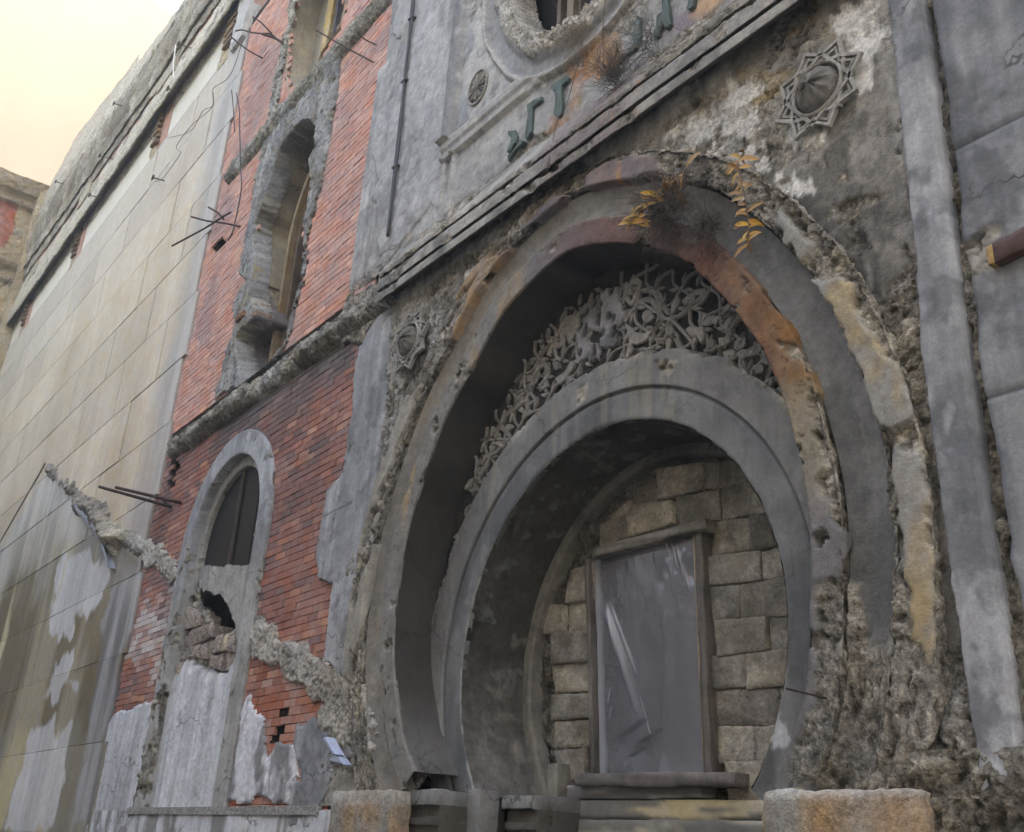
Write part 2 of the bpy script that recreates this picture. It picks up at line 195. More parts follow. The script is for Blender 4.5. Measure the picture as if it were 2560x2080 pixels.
 'blk28': [(-6.4,3.038),(-5.976,3.018),(-5.968,2.814),(-6.347,2.822)],
 'blk29': [(-6.365,2.799),(-5.93,2.775),(-5.924,2.612),(-6.354,2.617)],
 'blk30': [(-6.344,2.598),(-5.924,2.589),(-5.935,2.407),(-6.323,2.413)],
 'blk31': [(-6.283,2.377),(-5.951,2.38),(-5.961,2.174),(-6.214,2.168)],
 'blk32': [(-6.16,3.751),(-5.91,3.771),(-5.901,3.489),(-6.228,3.514)],
 'blk33': [(-6.599,3.557),(-6.246,3.49),(-6.255,3.286),(-6.54,3.31)],
 'win': [(-5.873,3.79),(-4.822,3.77),(-4.789,2.187),(-5.797,2.214)],
 'win2': [(-5.893,3.794),(-4.818,3.82),(-4.759,2.187),(-5.785,2.209)],
 'lintel': [(-5.829,3.87),(-4.653,3.847),(-4.656,3.754),(-5.798,3.766)],
 'sill': [(-5.9,2.199),(-4.423,2.162),(-4.425,2.097),(-5.897,2.123)],
 'planks': [(-6.056,2.12),(-6.042,2.027),(-4.477,2.088),(-4.455,1.996)],
 'ty_plate1': [(-5.408,5.592),(-5.278,5.604),(-5.178,5.63),(-5.166,5.413),(-5.173,5.289),(-5.29,5.351),(-5.32,5.315),(-5.27,5.24),(-5.164,5.192),(-5.154,5.012),(-5.227,5.061),(-5.257,5.026),(-5.312,5.092),(-5.391,5.089),(-5.411,5.286),(-5.432,5.407),(-5.402,5.459)],
 'ty_plate2': [(-5.168,5.638),(-5.111,5.662),(-5.048,5.618),(-4.951,5.6),(-4.943,5.447),(-4.893,5.394),(-4.843,5.343),(-4.9,5.267),(-4.938,5.198),(-4.927,5.095),(-5.065,5.094),(-5.148,5.155),(-5.162,5.285),(-5.157,5.457)],
 'ty_scroll1': [(-5.511,5.438),(-5.483,5.443),(-5.502,5.479),(-5.541,5.482),(-5.544,5.434),(-5.507,5.355),(-5.424,5.468),(-5.454,5.521),(-5.539,5.555),(-5.617,5.529),(-5.624,5.466),(-5.597,5.373),(-5.641,5.357),(-5.733,5.376),(-5.775,5.309)],
 'ty_scroll2': [(-4.886,5.587),(-4.855,5.527),(-4.889,5.494),(-4.814,5.385),(-4.767,5.449),(-4.729,5.51),(-4.777,5.555),(-4.826,5.553),(-4.845,5.499),(-4.796,5.478)],
 'ty_arc1': [(-4.89,5.263),(-4.804,5.327),(-4.728,5.364),(-4.624,5.335),(-4.568,5.259),(-4.532,5.185)],
 'ty_arc2': [(-4.719,5.452),(-4.633,5.415),(-4.568,5.357),(-4.541,5.27),(-4.532,5.215)],
 'ty_shield': [(-4.717,5.238),(-4.689,5.272),(-4.642,5.26),(-4.591,5.187),(-4.633,5.167),(-4.689,5.174)],
 'ty_bird': [(-4.89,5.255),(-4.821,5.19),(-4.773,5.133),(-4.679,5.089),(-4.614,5.1),(-4.642,5.038),(-4.725,5.026),(-4.772,5.029),(-4.81,5.05),(-4.819,4.987),(-4.857,4.957),(-4.881,4.98),(-4.849,5.073),(-4.859,5.152)],
 'ty_leafA': [(-4.443,5.083),(-4.4,5.002),(-4.426,4.962),(-4.47,5.0),(-4.479,5.047)],
 'ty_leafB': [(-4.435,4.965),(-4.418,4.923),(-4.454,4.859),(-4.48,4.904),(-4.475,4.959)],
 'ty_leafC': [(-4.487,5.27),(-4.434,5.145),(-4.46,5.141),(-4.496,5.2)],
 'ty_leafD': [(-4.353,5.272),(-4.328,5.188),(-4.416,5.123),(-4.425,5.17),(-4.398,5.232)],
 'ty_leafE': [(-4.418,4.966),(-4.332,4.89),(-4.32,4.816),(-4.367,4.861)],
 'ty_bar1': [(-4.312,5.095),(-4.416,5.094),(-4.469,5.116),(-4.541,5.189),(-4.756,5.384)],
 'ty_bar2': [(-4.425,5.105),(-4.496,5.112),(-4.642,5.052)],
 'ty_bar3': [(-4.425,5.098),(-4.542,5.014),(-4.587,5.002)],
 'ty_bar4': [(-4.425,5.105),(-4.348,5.002),(-4.24,4.855),(-4.216,4.777)],
 'ty_bar5': [(-4.434,5.116),(-4.329,5.088),(-4.26,5.103),(-4.175,5.138)],
 'ty_bar6': [(-4.551,4.988),(-4.47,4.957)],
 'ty_bar7': [(-4.687,4.96),(-4.596,4.933),(-4.551,4.959),(-4.578,5.013)],
 'ty_curl': [(-4.685,4.959),(-4.612,4.925),(-4.567,4.944),(-4.558,4.984),(-4.585,5.023)],
 'ty_disc': [(-4.278,4.954),(-4.244,4.969),(-4.178,4.928),(-4.129,4.923),(-4.106,4.872),(-4.115,4.821),(-4.148,4.8),(-4.18,4.867),(-4.229,4.879)],
 'ty_leafF': [(-3.962,4.87),(-3.889,4.916),(-3.892,4.856),(-3.932,4.811),(-3.963,4.817)],
 'ty_leafG': [(-3.948,4.811),(-3.886,4.8),(-3.876,4.756),(-3.911,4.763)],
 'ty_leafH': [(-3.719,4.656),(-3.662,4.641),(-3.658,4.576),(-3.702,4.554),(-3.73,4.59)],
 'ty_leafI': [(-3.658,4.576),(-3.623,4.556),(-3.572,4.456),(-3.635,4.466),(-3.668,4.516)],
 'ty_leafJ': [(-3.874,4.716),(-3.79,4.723),(-3.786,4.649),(-3.869,4.654)],
 'ty_leafK': [(-3.773,4.452),(-3.727,4.493),(-3.656,4.474),(-3.666,4.421)],
 'ty_leafL': [(-3.961,4.675),(-3.884,4.647),(-3.894,4.598),(-3.962,4.623)],
 'ty_leafM': [(-4.099,4.802),(-4.035,4.791),(-4.029,4.734),(-4.085,4.735)],
 'ty_leafN': [(-4.004,4.792),(-3.926,4.769),(-3.92,4.72),(-3.99,4.72)],
 'ty_slab': [(-4.309,5.173),(-4.206,5.209),(-4.106,5.173),(-4.207,5.13),(-4.284,5.12)],
 'ty_slab2': [(-4.183,5.071),(-4.078,4.999),(-3.975,4.944),(-3.911,4.965),(-3.991,4.923),(-4.112,4.923),(-4.16,4.977)],
 'ty_ov1': [(-5.994,5.26),(-5.947,5.277),(-5.895,5.209),(-5.936,5.125),(-6.01,5.158)],
 'ty_ov2': [(-6.065,5.243),(-5.991,5.217),(-5.987,5.167),(-6.06,5.184)],
 'ty_ell1': [(-5.965,5.192),(-5.874,5.251),(-5.791,5.221),(-5.774,5.15),(-5.84,5.1),(-5.886,5.083)],
 'ty_wave1': [(-5.984,5.133),(-6.053,5.091),(-6.137,5.077),(-6.172,5.064),(-6.19,5.12),(-6.103,5.116)],
 'ty_wave2': [(-6.357,4.9),(-6.286,4.952),(-6.176,4.967),(-6.13,5.001),(-6.045,4.998),(-6.009,4.995)],
 'ty_wave3': [(-6.082,4.865),(-6.037,4.899),(-6.006,4.953),(-5.948,4.967)],
 'ty_wave4': [(-6.379,4.874),(-6.271,4.792),(-6.24,4.719),(-6.343,4.757),(-6.448,4.795)],
 'ty_wave5': [(-6.49,4.709),(-6.442,4.745),(-6.337,4.698),(-6.383,4.663),(-6.458,4.651)],
 'ty_wave6': [(-6.608,4.611),(-6.548,4.652),(-6.483,4.642),(-6.527,4.581),(-6.599,4.527),(-6.655,4.444)],
 'ty_wave7': [(-6.783,4.202),(-6.764,4.262),(-6.698,4.262),(-6.704,4.2),(-6.752,4.163)],
 'ty_leafO': [(-5.71,5.224),(-5.641,5.208),(-5.627,5.146),(-5.683,5.15)],
 'ty_leafP': [(-5.679,5.077),(-5.557,5.098),(-5.484,5.158),(-5.448,5.098),(-5.532,5.034),(-5.618,5.001)],
 'ty_leafQ': [(-5.551,4.978),(-5.51,5.034),(-5.475,4.975),(-5.505,4.939)],
 'ty_clod': [(-5.947,4.928),(-5.871,5.007),(-5.757,5.026),(-5.748,4.88),(-5.823,4.801),(-5.915,4.798)],
 'ring_chip': [(-4.54,4.809),(-4.333,4.734),(-4.35,4.675),(-4.436,4.65),(-4.514,4.74)],
 'ring_chip2': [(-5.376,4.861),(-5.23,4.865),(-5.248,4.773),(-5.348,4.708)],
 'ring_white': [(-3.631,2.372),(-3.607,2.248),(-3.66,2.234),(-3.669,2.267)],
 'metal1': [(-7.762,2.427),(-7.709,2.432),(-7.514,2.291),(-7.566,2.29)],
 'metal2': [(-7.678,2.256),(-7.57,2.307),(-7.535,2.285),(-7.415,2.216),(-7.638,2.247)],
 'metal3': [(-7.573,2.301),(-7.541,2.383),(-7.521,2.299),(-7.553,2.279),(-7.619,2.185),(-7.653,2.2)],
 'wingtop': [(-42.991,25.231),(-31.751,19.222)],
 'wingmid': [(-38.89,21.279),(-31.922,17.561)],
}
def A(n): return np.array(T[n])
# ------------------------------------------------------------------ noise
_TB = rng.random((256, 256)).astype(np.float32)
def vnoise(u, v):
    iu = np.floor(u).astype(np.int64); iv = np.floor(v).astype(np.int64)
    fu = (u - iu).astype(np.float32); fv = (v - iv).astype(np.float32)
    fu = fu * fu * (3 - 2 * fu); fv = fv * fv * (3 - 2 * fv)
    a = iu & 255; b = (iu + 1) & 255; c = iv & 255; d = (iv + 1) & 255
    return (_TB[a, c] * (1 - fu) + _TB[b, c] * fu) * (1 - fv) + (_TB[a, d] * (1 - fu) + _TB[b, d] * fu) * fv
def fbm(u, v, f=1.0, o=5, seed=0, g=0.5):
    """fractal noise, about -1..1"""
    r = 0; amp = 1; tot = 0; u = np.asarray(u, float); v = np.asarray(v, float)
    for k in range(o):
        ca, sa = math.cos(.7 * k + seed), math.sin(.7 * k + seed)
        r = r + amp * (vnoise((u * ca - v * sa) * f + 17.3 * seed + 31.7 * k, (u * sa + v * ca) * f + 5.1 * seed + 11.9 * k) * 2 - 1)
        tot += amp; amp *= g; f *= 2.03
    return r / tot * 1.7
def sm(a, b, x):
    t = np.clip((x - a) / (b - a), 0, 1); return t * t * (3 - 2 * t)
def mixc(c1, c2, t): return np.asarray(c1) * (1 - t[..., None]) + np.asarray(c2) * t[..., None]
def sdf(px, pz, poly, lim=0.5):
    """signed distance to a polygon, negative inside; lim far away"""
    poly = np.asarray(poly); out = np.full(px.shape, lim, np.float32)
    x0, z0 = poly.min(0) - lim; x1, z1 = poly.max(0) + lim
    m = (px > x0) & (px < x1) & (pz > z0) & (pz < z1)
    if not m.any(): return out
    X = px[m]; Z = pz[m]; d2 = np.full(X.shape, 1e9); ins = np.zeros(X.shape, bool)
    for i in range(len(poly)):
        ax, az = poly[i - 1]; bx, bz = poly[i]
        ex, ez = bx - ax, bz - az; L = ex * ex + ez * ez + 1e-12
        t = np.clip(((X - ax) * ex + (Z - az) * ez) / L, 0, 1)
        d2 = np.minimum(d2, (X - ax - t * ex) ** 2 + (Z - az - t * ez) ** 2)
        c = (az > Z) != (bz > Z)
        ins ^= c & (X < ex * (Z - az) / (ez if abs(ez) > 1e-9 else 1e-9) + ax)
    out[m] = np.minimum(np.sqrt(d2), lim) * np.where(ins, -1, 1)
    return out
def sdfs(px, pz, names, lim=.5):
    r = np.full(px.shape, lim, np.float32)
    for n in names: r = np.minimum(r, sdf(px, pz, A(n), lim))
    return r
def inside(x, z, poly):
    r = False
    for i in range(len(poly)):
        ax, az = poly[i - 1]; bx, bz = poly[i]
        if (az > z) != (bz > z) and x < (bx - ax) * (z - az) / (bz - az) + ax: r = not r
    return r
# ------------------------------------------------------------------ materials: base colour from the mesh's own colour attribute, procedural grain and relief
def M(name, rough=.9, val=.25, fine=60, streak=0., bump=((60, .004), (14, .006)), speck=0., spec=.25, metal=0., pits=0., satvar=.06, flake=0., crack=0., grain=0.):
    m = bpy.data.materials.new(name); m.use_nodes = True; t = m.node_tree; n = t.nodes; l = t.links
    b = n['Principled BSDF']; b.inputs['Roughness'].default_value = rough; b.inputs['Specular IOR Level'].default_value = spec
    b.inputs['Metallic'].default_value = metal
    at = n.new('ShaderNodeAttribute'); at.attribute_name = 'Col'
    geo = n.new('ShaderNodeNewGeometry'); pos = geo.outputs['Position']
    def noise(scale, det=5, rgh=.6, vec=pos):
        q = n.new('ShaderNodeTexNoise'); q.inputs['Scale'].default_value = scale; q.inputs['Detail'].default_value = det
        q.inputs['Roughness'].default_value = rgh; l.new(vec, q.inputs['Vector']); return q
    def remap(sock, a, b_, c, d):
        q = n.new('ShaderNodeMapRange'); l.new(sock, q.inputs['Value'])
        for k, v in zip(('From Min', 'From Max', 'To Min', 'To Max'), (a, b_, c, d)): q.inputs[k].default_value = v
        return q.outputs[0]
    def mul(col, fac):
        q = n.new('ShaderNodeVectorMath'); q.operation = 'SCALE'; l.new(col, q.inputs[0]); l.new(fac, q.inputs['Scale']); return q.outputs[0]
    col = at.outputs['Color']
    col = mul(col, remap(noise(fine * 1.4, 3).outputs['Fac'], .3, .7, 1 - val * .5, 1 + val * .5))
    col = mul(col, remap(noise(fine * .17, 8, .7).outputs['Fac'], .32, .68, 1 - val, 1 + val))
    if grain:
        al = at.outputs['Alpha']
        def byal(sock):
            q = n.new('ShaderNodeMath'); q.operation = 'SUBTRACT'; l.new(sock, q.inputs[0]); q.inputs[1].default_value = 1
            w = n.new('ShaderNodeMath'); w.operation = 'MULTIPLY_ADD'; l.new(q.outputs[0], w.inputs[0]); l.new(al, w.inputs[1]); w.inputs[2].default_value = 1; return w.outputs[0]
        col = mul(col, byal(remap(noise(36, 7, .72).outputs['Fac'], .36, .64, 1 - grain, 1 + grain)))
        col = mul(col, byal(remap(noise(52, 5, .7).outputs['Fac'], .60, .66, 1, 1 - grain * .8)))
    if flake:
        col = mul(col, remap(noise(6.3, 9, .68).outputs['Fac'], .555, .57, 1, 1 - flake))
        col = mul(col, remap(noise(4.1, 9, .66).outputs['Fac'], .43, .415, 1, 1 + flake * .7))
    if crack:
        wv = n.new('ShaderNodeVectorMath'); wv.operation = 'MULTIPLY_ADD'; nq = noise(3.0, 4); l.new(nq.outputs['Color'], wv.inputs[0]); wv.inputs[1].default_value = (.5, .5, .5); l.new(pos, wv.inputs[2])
        vo = n.new('ShaderNodeTexVoronoi'); vo.feature = 'DISTANCE_TO_EDGE'; vo.inputs['Scale'].default_value = .9; l.new(wv.outputs[0], vo.inputs['Vector'])
        ck = remap(vo.outputs['Distance'], .004, .009, crack, 0); msk = remap(noise(1.1, 3).outputs['Fac'], .48, .54, 0, 1)
        cm = n.new('ShaderNodeMath'); cm.operation = 'MULTIPLY'; l.new(ck, cm.inputs[0]); l.new(msk, cm.inputs[1])
        iv = n.new('ShaderNodeMath'); iv.operation = 'SUBTRACT'; iv.inputs[0].default_value = 1; l.new(cm.outputs[0], iv.inputs[1]); col = mul(col, iv.outputs[0])
    if streak:
        mp = n.new('ShaderNodeMapping'); mp.inputs['Scale'].default_value = (1, 1, .09); l.new(pos, mp.inputs['Vector'])
        col = mul(col, remap(noise(13, 5, .65, mp.outputs[0]).outputs['Fac'], .3, .7, 1 - streak, 1 + streak))
    if satvar:
        hs = n.new('ShaderNodeHueSaturation'); l.new(col, hs.inputs['Color'])
        l.new(remap(noise(3.1, 4).outputs['Fac'], .3, .7, 1 - satvar * 5, 1 + satvar * 5), hs.inputs['Saturation']); col = hs.outputs['Color']
    if speck:
        sp = remap(noise(150, 2).outputs['Fac'], .64, .72, 0, speck)
        mx = n.new('ShaderNodeMix'); mx.data_type = 'RGBA'; l.new(sp, mx.inputs['Factor']); l.new(col, mx.inputs['A']); mx.inputs['B'].default_value = (.03, .03, .028, 1); col = mx.outputs['Result']
    l.new(col, b.inputs['Base Color'])
    h = None
    for sc, dist in bump:
        q = n.new('ShaderNodeMath'); q.operation = 'MULTIPLY'; l.new(noise(sc, 6, .62).outputs['Fac'], q.inputs[0]); q.inputs[1].default_value = dist
        if h is None: h = q.outputs[0]
        else:
            w = n.new('ShaderNodeMath'); w.operation = 'ADD'; l.new(h, w.inputs[0]); l.new(q.outputs[0], w.inputs[1]); h = w.outputs[0]
    if pits:
        vo = n.new('ShaderNodeTexVoronoi'); vo.inputs['Scale'].default_value = 38; l.new(pos, vo.inputs['Vector'])
        q = n.new('ShaderNodeMath'); q.operation = 'MULTIPLY'; l.new(remap(vo.outputs['Distance'], 0, .35, 0, 1), q.inputs[0]); q.inputs[1].default_value = pits
        w = n.new('ShaderNodeMath'); w.operation = 'ADD'; l.new(h, w.inputs[0]); l.new(q.outputs[0], w.inputs[1]); h = w.outputs[0]
    if h is not None:
        bp = n.new('ShaderNodeBump'); bp.inputs['Distance'].default_value = 1.0
        l.new(remap(at.outputs['Alpha'], 0, 1, .22, 1.0), bp.inputs['Strength'])
        l.new(h, bp.inputs['Height']); l.new(bp.outputs[0], b.inputs['Normal'])
    return m
M_rub = M('crumbling_mortar', .95, .24, 80, 0, ((62, .010), (24, .014)), .55, .1, pits=.005, flake=.12, grain=.5)
M_pla = M('weathered_plaster', .85, .14, 55, .14, ((60, .0016), (16, .004)), .5, .25, flake=.10, crack=.6, grain=.10)
M_dark = M('dark_smooth_render', .6, .12, 45, .12, ((70, .0008), (9, .003)), .2, .35, flake=.13, crack=.5, grain=.08)
M_brick = M('red_brick', .9, .22, 80, .06, ((120, .0025), (30, .003)), .25, .15)
M_sheet = M('painted_render', .85, .08, 60, .07, ((80, .001), (8, .002)), .3, .25, flake=.06)
M_wood = M('grey_wood', .8, .3, 40, .25, ((60, .003), (15, .003)), .3, .25)
M_plank = M('painted_plank', .75, .18, 40, 0, ((60, .0015), (10, .002)), .2, .3)
M_rust = M('rusty_iron', .85, .3, 90, 0, ((90, .002),), 0, .3, .2)
M_bronze = M('verdigris_bronze', .6, .35, 50, .1, ((60, .002),), 0, .4, .3)
M_metal = M('painted_metal', .5, .12, 40, 0, ((20, .001),), 0, .4, .1)
M_leaf = M('dry_leaf', .6, .25, 50, 0, ((40, .002),), 0, .3)
M_root = M('dry_roots', .95, .3, 50, 0, (), 0, .1)
M_carve = M('carved_stucco', .85, .2, 60, .1, ((60, .003),), .4, .2, flake=.15, grain=.25)
M_cable = M('black_cable', .6, .1, 50, 0, (), 0, .3)
M_blank = M('smooth_cream_paint', .9, .03, 3, 0, (), 0, .1, satvar=.01)
M_gnd = M('concrete_ground', .9, .2, 20, 0, ((30, .004),), .2, .2)
M_glass = bpy.data.materials.new('dark_glass'); M_glass.use_nodes = True
_b = M_glass.node_tree.nodes['Principled BSDF']; _b.inputs['Base Color'].default_value = (.018, .016, .016, 1); _b.inputs['Roughness'].default_value = .5; _b.inputs['Specular IOR Level'].default_value = .12
def plastic():
    m = bpy.data.materials.new('plastic_film'); m.use_nodes = True; t = m.node_tree; n = t.nodes; l = t.links
    out = n['Material Output']; n.remove(n['Principled BSDF'])
    tr = n.new('ShaderNodeBsdfTransparent'); tr.inputs[0].default_value = (.82, .80, .80, 1)
    df = n.new('ShaderNodeBsdfDiffuse'); df.inputs[0].default_value = (.36, .37, .41, 1)
    gl = n.new('ShaderNodeBsdfGlossy'); gl.inputs['Roughness'].default_value = .22; gl.inputs[0].default_value = (.9, .9, .95, 1)
    a = n.new('ShaderNodeMixShader'); b = n.new('ShaderNodeMixShader'); fr = n.new('ShaderNodeFresnel'); fr.inputs[0].default_value = 1.5
    at = n.new('ShaderNodeAttribute'); at.attribute_name = 'Col'
    sep = n.new('ShaderNodeSeparateColor'); l.new(at.outputs['Color'], sep.inputs[0])
    l.new(sep.outputs[0], a.inputs[0]); l.new(tr.outputs[0], a.inputs[1]); l.new(df.outputs[0], a.inputs[2])
    mth = n.new('ShaderNodeMath'); mth.operation = 'MULTIPLY_ADD'; l.new(fr.outputs[0], mth.inputs[0]); mth.inputs[1].default_value = 1.0; mth.inputs[2].default_value = .04
    l.new(mth.outputs[0], b.inputs[0]); l.new(a.outputs[0], b.inputs[1]); l.new(gl.outputs[0], b.inputs[2])
    l.new(b.outputs[0], out.inputs[0]); return m
M_film = plastic()
# ------------------------------------------------------------------ mesh helpers
def link(name, verts, faces, cols, mat, parent=None, smooth=True):
    me = bpy.data.meshes.new(name); verts = np.asarray(verts, np.float32).reshape(-1, 3)
    nf = len(faces)
    if isinstance(faces, np.ndarray) and faces.ndim == 2:
        k = faces.shape[1]; me.vertices.add(len(verts)); me.vertices.foreach_set('co', verts.ravel())
        me.loops.add(nf * k); me.loops.foreach_set('vertex_index', faces.astype(np.int32).ravel())
        me.polygons.add(nf); me.polygons.foreach_set('loop_start', np.arange(0, nf * k, k, dtype=np.int32)); me.polygons.foreach_set('loop_total', np.full(nf, k, np.int32))
        me.update(calc_edges=True)
    else: me.from_pydata([tuple(map(float, v)) for v in verts], [], [tuple(map(int, f)) for f in faces])
    if smooth: me.polygons.foreach_set('use_smooth', np.ones(nf, bool))
    c = np.asarray(cols, np.float32)
    if c.ndim == 1: c = np.broadcast_to(c, (len(verts), c.shape[0]))
    if c.shape[-1] == 4: al = np.clip(c.reshape(-1, 4)[:, 3], 0, 1); c = c.reshape(-1, 4)[:, :3]
    else: al = np.ones(len(verts), np.float32)
    c = np.clip(c.reshape(-1, 3), .004, .9)
    a = me.color_attributes.new('Col', 'FLOAT_COLOR', 'POINT'); a.data.foreach_set('color', np.c_[c, al].astype(np.float32).ravel())
    me.materials.append(mat); me.validate()
    o = bpy.data.objects.new(name, me); COL.objects.link(o)
    if parent is not None:
        o.parent = parent; o.matrix_parent_inverse = Matrix.Translation(world_of(parent)).inverted()
    return o
def world_of(p):
    v = Vector((0, 0, 0))
    if p.parent is None: return p.location.copy()
    return v                                            # mesh parts keep their origin at the world origin
def tag(o, label=None, cat=None, group=None, kind=None):
    for k, v in (('label', label), ('category', cat), ('group', group), ('kind', kind)):
        if v: o[k] = v
    return o
def thing(name, label, cat, loc=(0, 0, 0), group=None):
    e = bpy.data.objects.new(name, None); COL.objects.link(e); e.location = loc; e.empty_display_size = .2
    return tag(e, label, cat, group)
def surf(name, X, Y, Z, C, mat, parent=None, mask=None, flip=False, smooth=True, kind=None):
    """a grid of vertices; mask says which vertices are kept"""
    n, m = X.shape; idx = np.arange(n * m).reshape(n, m)
    q = np.stack([idx[:-1, :-1], idx[1:, :-1], idx[1:, 1:], idx[:-1, 1:]], -1).reshape(-1, 4)
    if mask is not None:
        k = mask.ravel(); q = q[k[q].all(1)]
    if flip: q = q[:, ::-1]
    used = np.unique(q); rem = np.zeros(n * m, np.int64); rem[used] = np.arange(len(used))
    V = np.stack([X, Y, Z], -1).reshape(-1, 3)[used]
    C = np.asarray(C, np.float32); C = np.broadcast_to(C, (n, m, C.shape[-1])).reshape(-1, C.shape[-1])[used]
    o = link(name, V, rem[q], C, mat, parent, smooth and mat is not M_rub)
    if kind: o['kind'] = kind
    return o
def grid(x0, x1, z0, z1, st):
    return np.meshgrid(np.arange(x0, x1 + st, st), np.arange(z0, z1 + st, st), indexing='ij')
def facets(u, v, f, seed=0):
    """broken, angular faces: each cell has its own level and tilt; also how near the cell edge is"""
    u = np.asarray(u, float) * f + 13.7 * seed; v = np.asarray(v, float) * f + 7.9 * seed
    w = .35 * fbm(u, v, .6, 2, seed + 1); u = u + w; v = v - w
    iu = np.floor(u).astype(np.int64); iv = np.floor(v).astype(np.int64)
    d1 = np.full(u.shape, 9.); d2 = np.full(u.shape, 9.); h = np.zeros(u.shape)
    for a in (-1, 0, 1):
        for b in (-1, 0, 1):
            i = iu + a; j = iv + b
            r1 = _TB[i & 255, j & 255]; r2 = _TB[(j + 71) & 255, (i + 37) & 255]; r3 = _TB[(i + 111) & 255, (j + 53) & 255]; r4 = _TB[(j + 19) & 255, (i + 201) & 255]; r5 = _TB[(i + 5) & 255, (j + 99) & 255]
            dx = u - i - r1; dy = v - j - r2; d = np.hypot(dx, dy)
            hh = (r3 - .5) + 1.1 * ((r4 - .5) * dx + (r5 - .5) * dy)
            nw = d < d1; d2 = np.where(nw, d1, np.minimum(d2, d)); h = np.where(nw, hh, h); d1 = np.where(nw, d, d1)
    return h, d2 - d1
def rubble(u, v, seed=0, light=1.):
    """height and colour of broken lime mortar over stone"""
    a = fbm(u, v, 2.6, 5, seed, .55); b = fbm(u, v, 17, 4, seed + 3, .65)
    f1, e1 = facets(u, v, 5.5, seed); f2, e2 = facets(u, v, 15, seed + 2)
    pit = sm(.45, .75, fbm(u, v, 21, 3, seed + 9))
    f3, e3 = facets(u, v, 33, seed + 4)
    crust = sm(.0, .035, fbm(u, v, 2.4, 6, seed + 15, .62)); cr2 = sm(.25, .28, fbm(u, v, 4.5, 6, seed + 16, .62))
    h = .006 * a + .008 * f1 + .010 * f2 + .008 * f3 + .004 * b - .014 * pit + .014 * crust + .010 * cr2
    t = np.clip(.48 + .25 * a + .2 * f1 + .35 * f2 + .45 * f3 + .3 * b, 0, 1)
    c = mixc((.095, .086, .068), (.43, .39, .315), t) * light
    c = mixc(c, np.array((.20, .205, .20)) * light, sm(-.1, .5, fbm(u, v, 1.7, 4, seed + 5)) * .5)
    c = mixc(c, np.array((.33, .315, .275)) * light, crust * .35)
    darken = np.maximum(pit * .6, sm(.12, .0, e1) * .35); darken = np.maximum(darken, sm(.1, .6, fbm(u, v, 4, 5, seed + 12)) * .35)  # darker in pits, along facet edges and in random patches
    c = c * (1 - darken)[..., None]
    return h, c
def plaster(u, v, seed=0, c1=(.25, .255, .26), c2=(.34, .34, .335), st=.5):
    a = fbm(u, v, 1.3, 5, seed); s = fbm(np.asarray(u) * 9, np.asarray(v) * .8, 1, 4, seed + 2); b = fbm(u, v, 9, 4, seed + 7, .6)
    c = mixc(c1, c2, np.clip(.5 + .5 * a + st * .5 * s, 0, 1))
    c = c * (1 + .13 * b)[..., None]
    c = mixc(c, np.asarray(c1) * .62, sm(.1, .5, fbm(u, v, 2.3, 6, seed + 11, .64)) * .65)
    c = mixc(c, np.asarray(c1) * .55, sm(.35, .9, fbm(np.asarray(u) * 5, np.asarray(v) * .6, 1, 4, seed + 4)) * .5)
    return .003 * a + .0015 * b, c
def wa(C, a): return np.concatenate([C, np.broadcast_to(np.asarray(a, float), C.shape[:-1])[..., None]], -1)
def shard(u, v, d, w=.05, seed=0, f=5):
    """distance field d made ragged"""
    return d + w * fbm(u, v, f, 5, seed, .55)
def extr(name, poly, y0, y1, c, mat, parent, jit=0., smooth=False, cv=.0):
    """a traced outline given real thickness between depths y1 (front) and y0 (back), with a small chamfer"""
    P = np.asarray(poly, float); n = len(P)
    area = .5 * np.sum(P[:, 0] * np.roll(P[:, 1], -1) - np.roll(P[:, 0], -1) * P[:, 1])
    if area < 0: P = P[::-1]
    d1 = P - np.roll(P, 1, 0); d2 = np.roll(P, -1, 0) - P
    nrm = np.stack([-(d1 / (np.linalg.norm(d1, axis=1)[:, None] + 1e-9) + d2 / (np.linalg.norm(d2, axis=1)[:, None] + 1e-9))[:, 1], (d1 / (np.linalg.norm(d1, axis=1)[:, None] + 1e-9) + d2 / (np.linalg.norm(d2, axis=1)[:, None] + 1e-9))[:, 0]], 1)
    nrm /= np.linalg.norm(nrm, axis=1)[:, None] + 1e-9
    ch = min(.008, .25 * abs(y0 - y1))
    I = P + nrm * ch
    V = [(x, y1, z) for x, z in I] + [(x, y1 + ch, z) for x, z in P] + [(x, y0, z) for x, z in P]
    V = np.array(V)
    if jit: V[:n, 1] += rng.normal(0, jit, n); V[n:2 * n, 1] += V[:n, 1] - y1
    F = [tuple(range(n))[::1]]
    for k in (0, 1):
        for i in range(n):
            j = (i + 1) % n; F.append((k * n + j, k * n + i, (k + 1) * n + i, (k + 1) * n + j))
    c = np.asarray(c) * (1 + cv * rng.normal())
    return link(name, V, F, c, mat, parent, smooth)
def ribbon(pts, w0, w1=None, k=4):
    """outline polygon of a flat band along a curve"""
    p = crom(np.asarray(pts, float), k); w1 = w0 if w1 is None else w1
    t = np.gradient(p, axis=0); t /= np.linalg.norm(t, axis=1)[:, None] + 1e-9
    nn = np.stack([-t[:, 1], t[:, 0]], 1); w = np.linspace(w0, w1, len(p))[:, None] / 2
    return np.r_[p + nn * w, (p - nn * w)[::-1]]
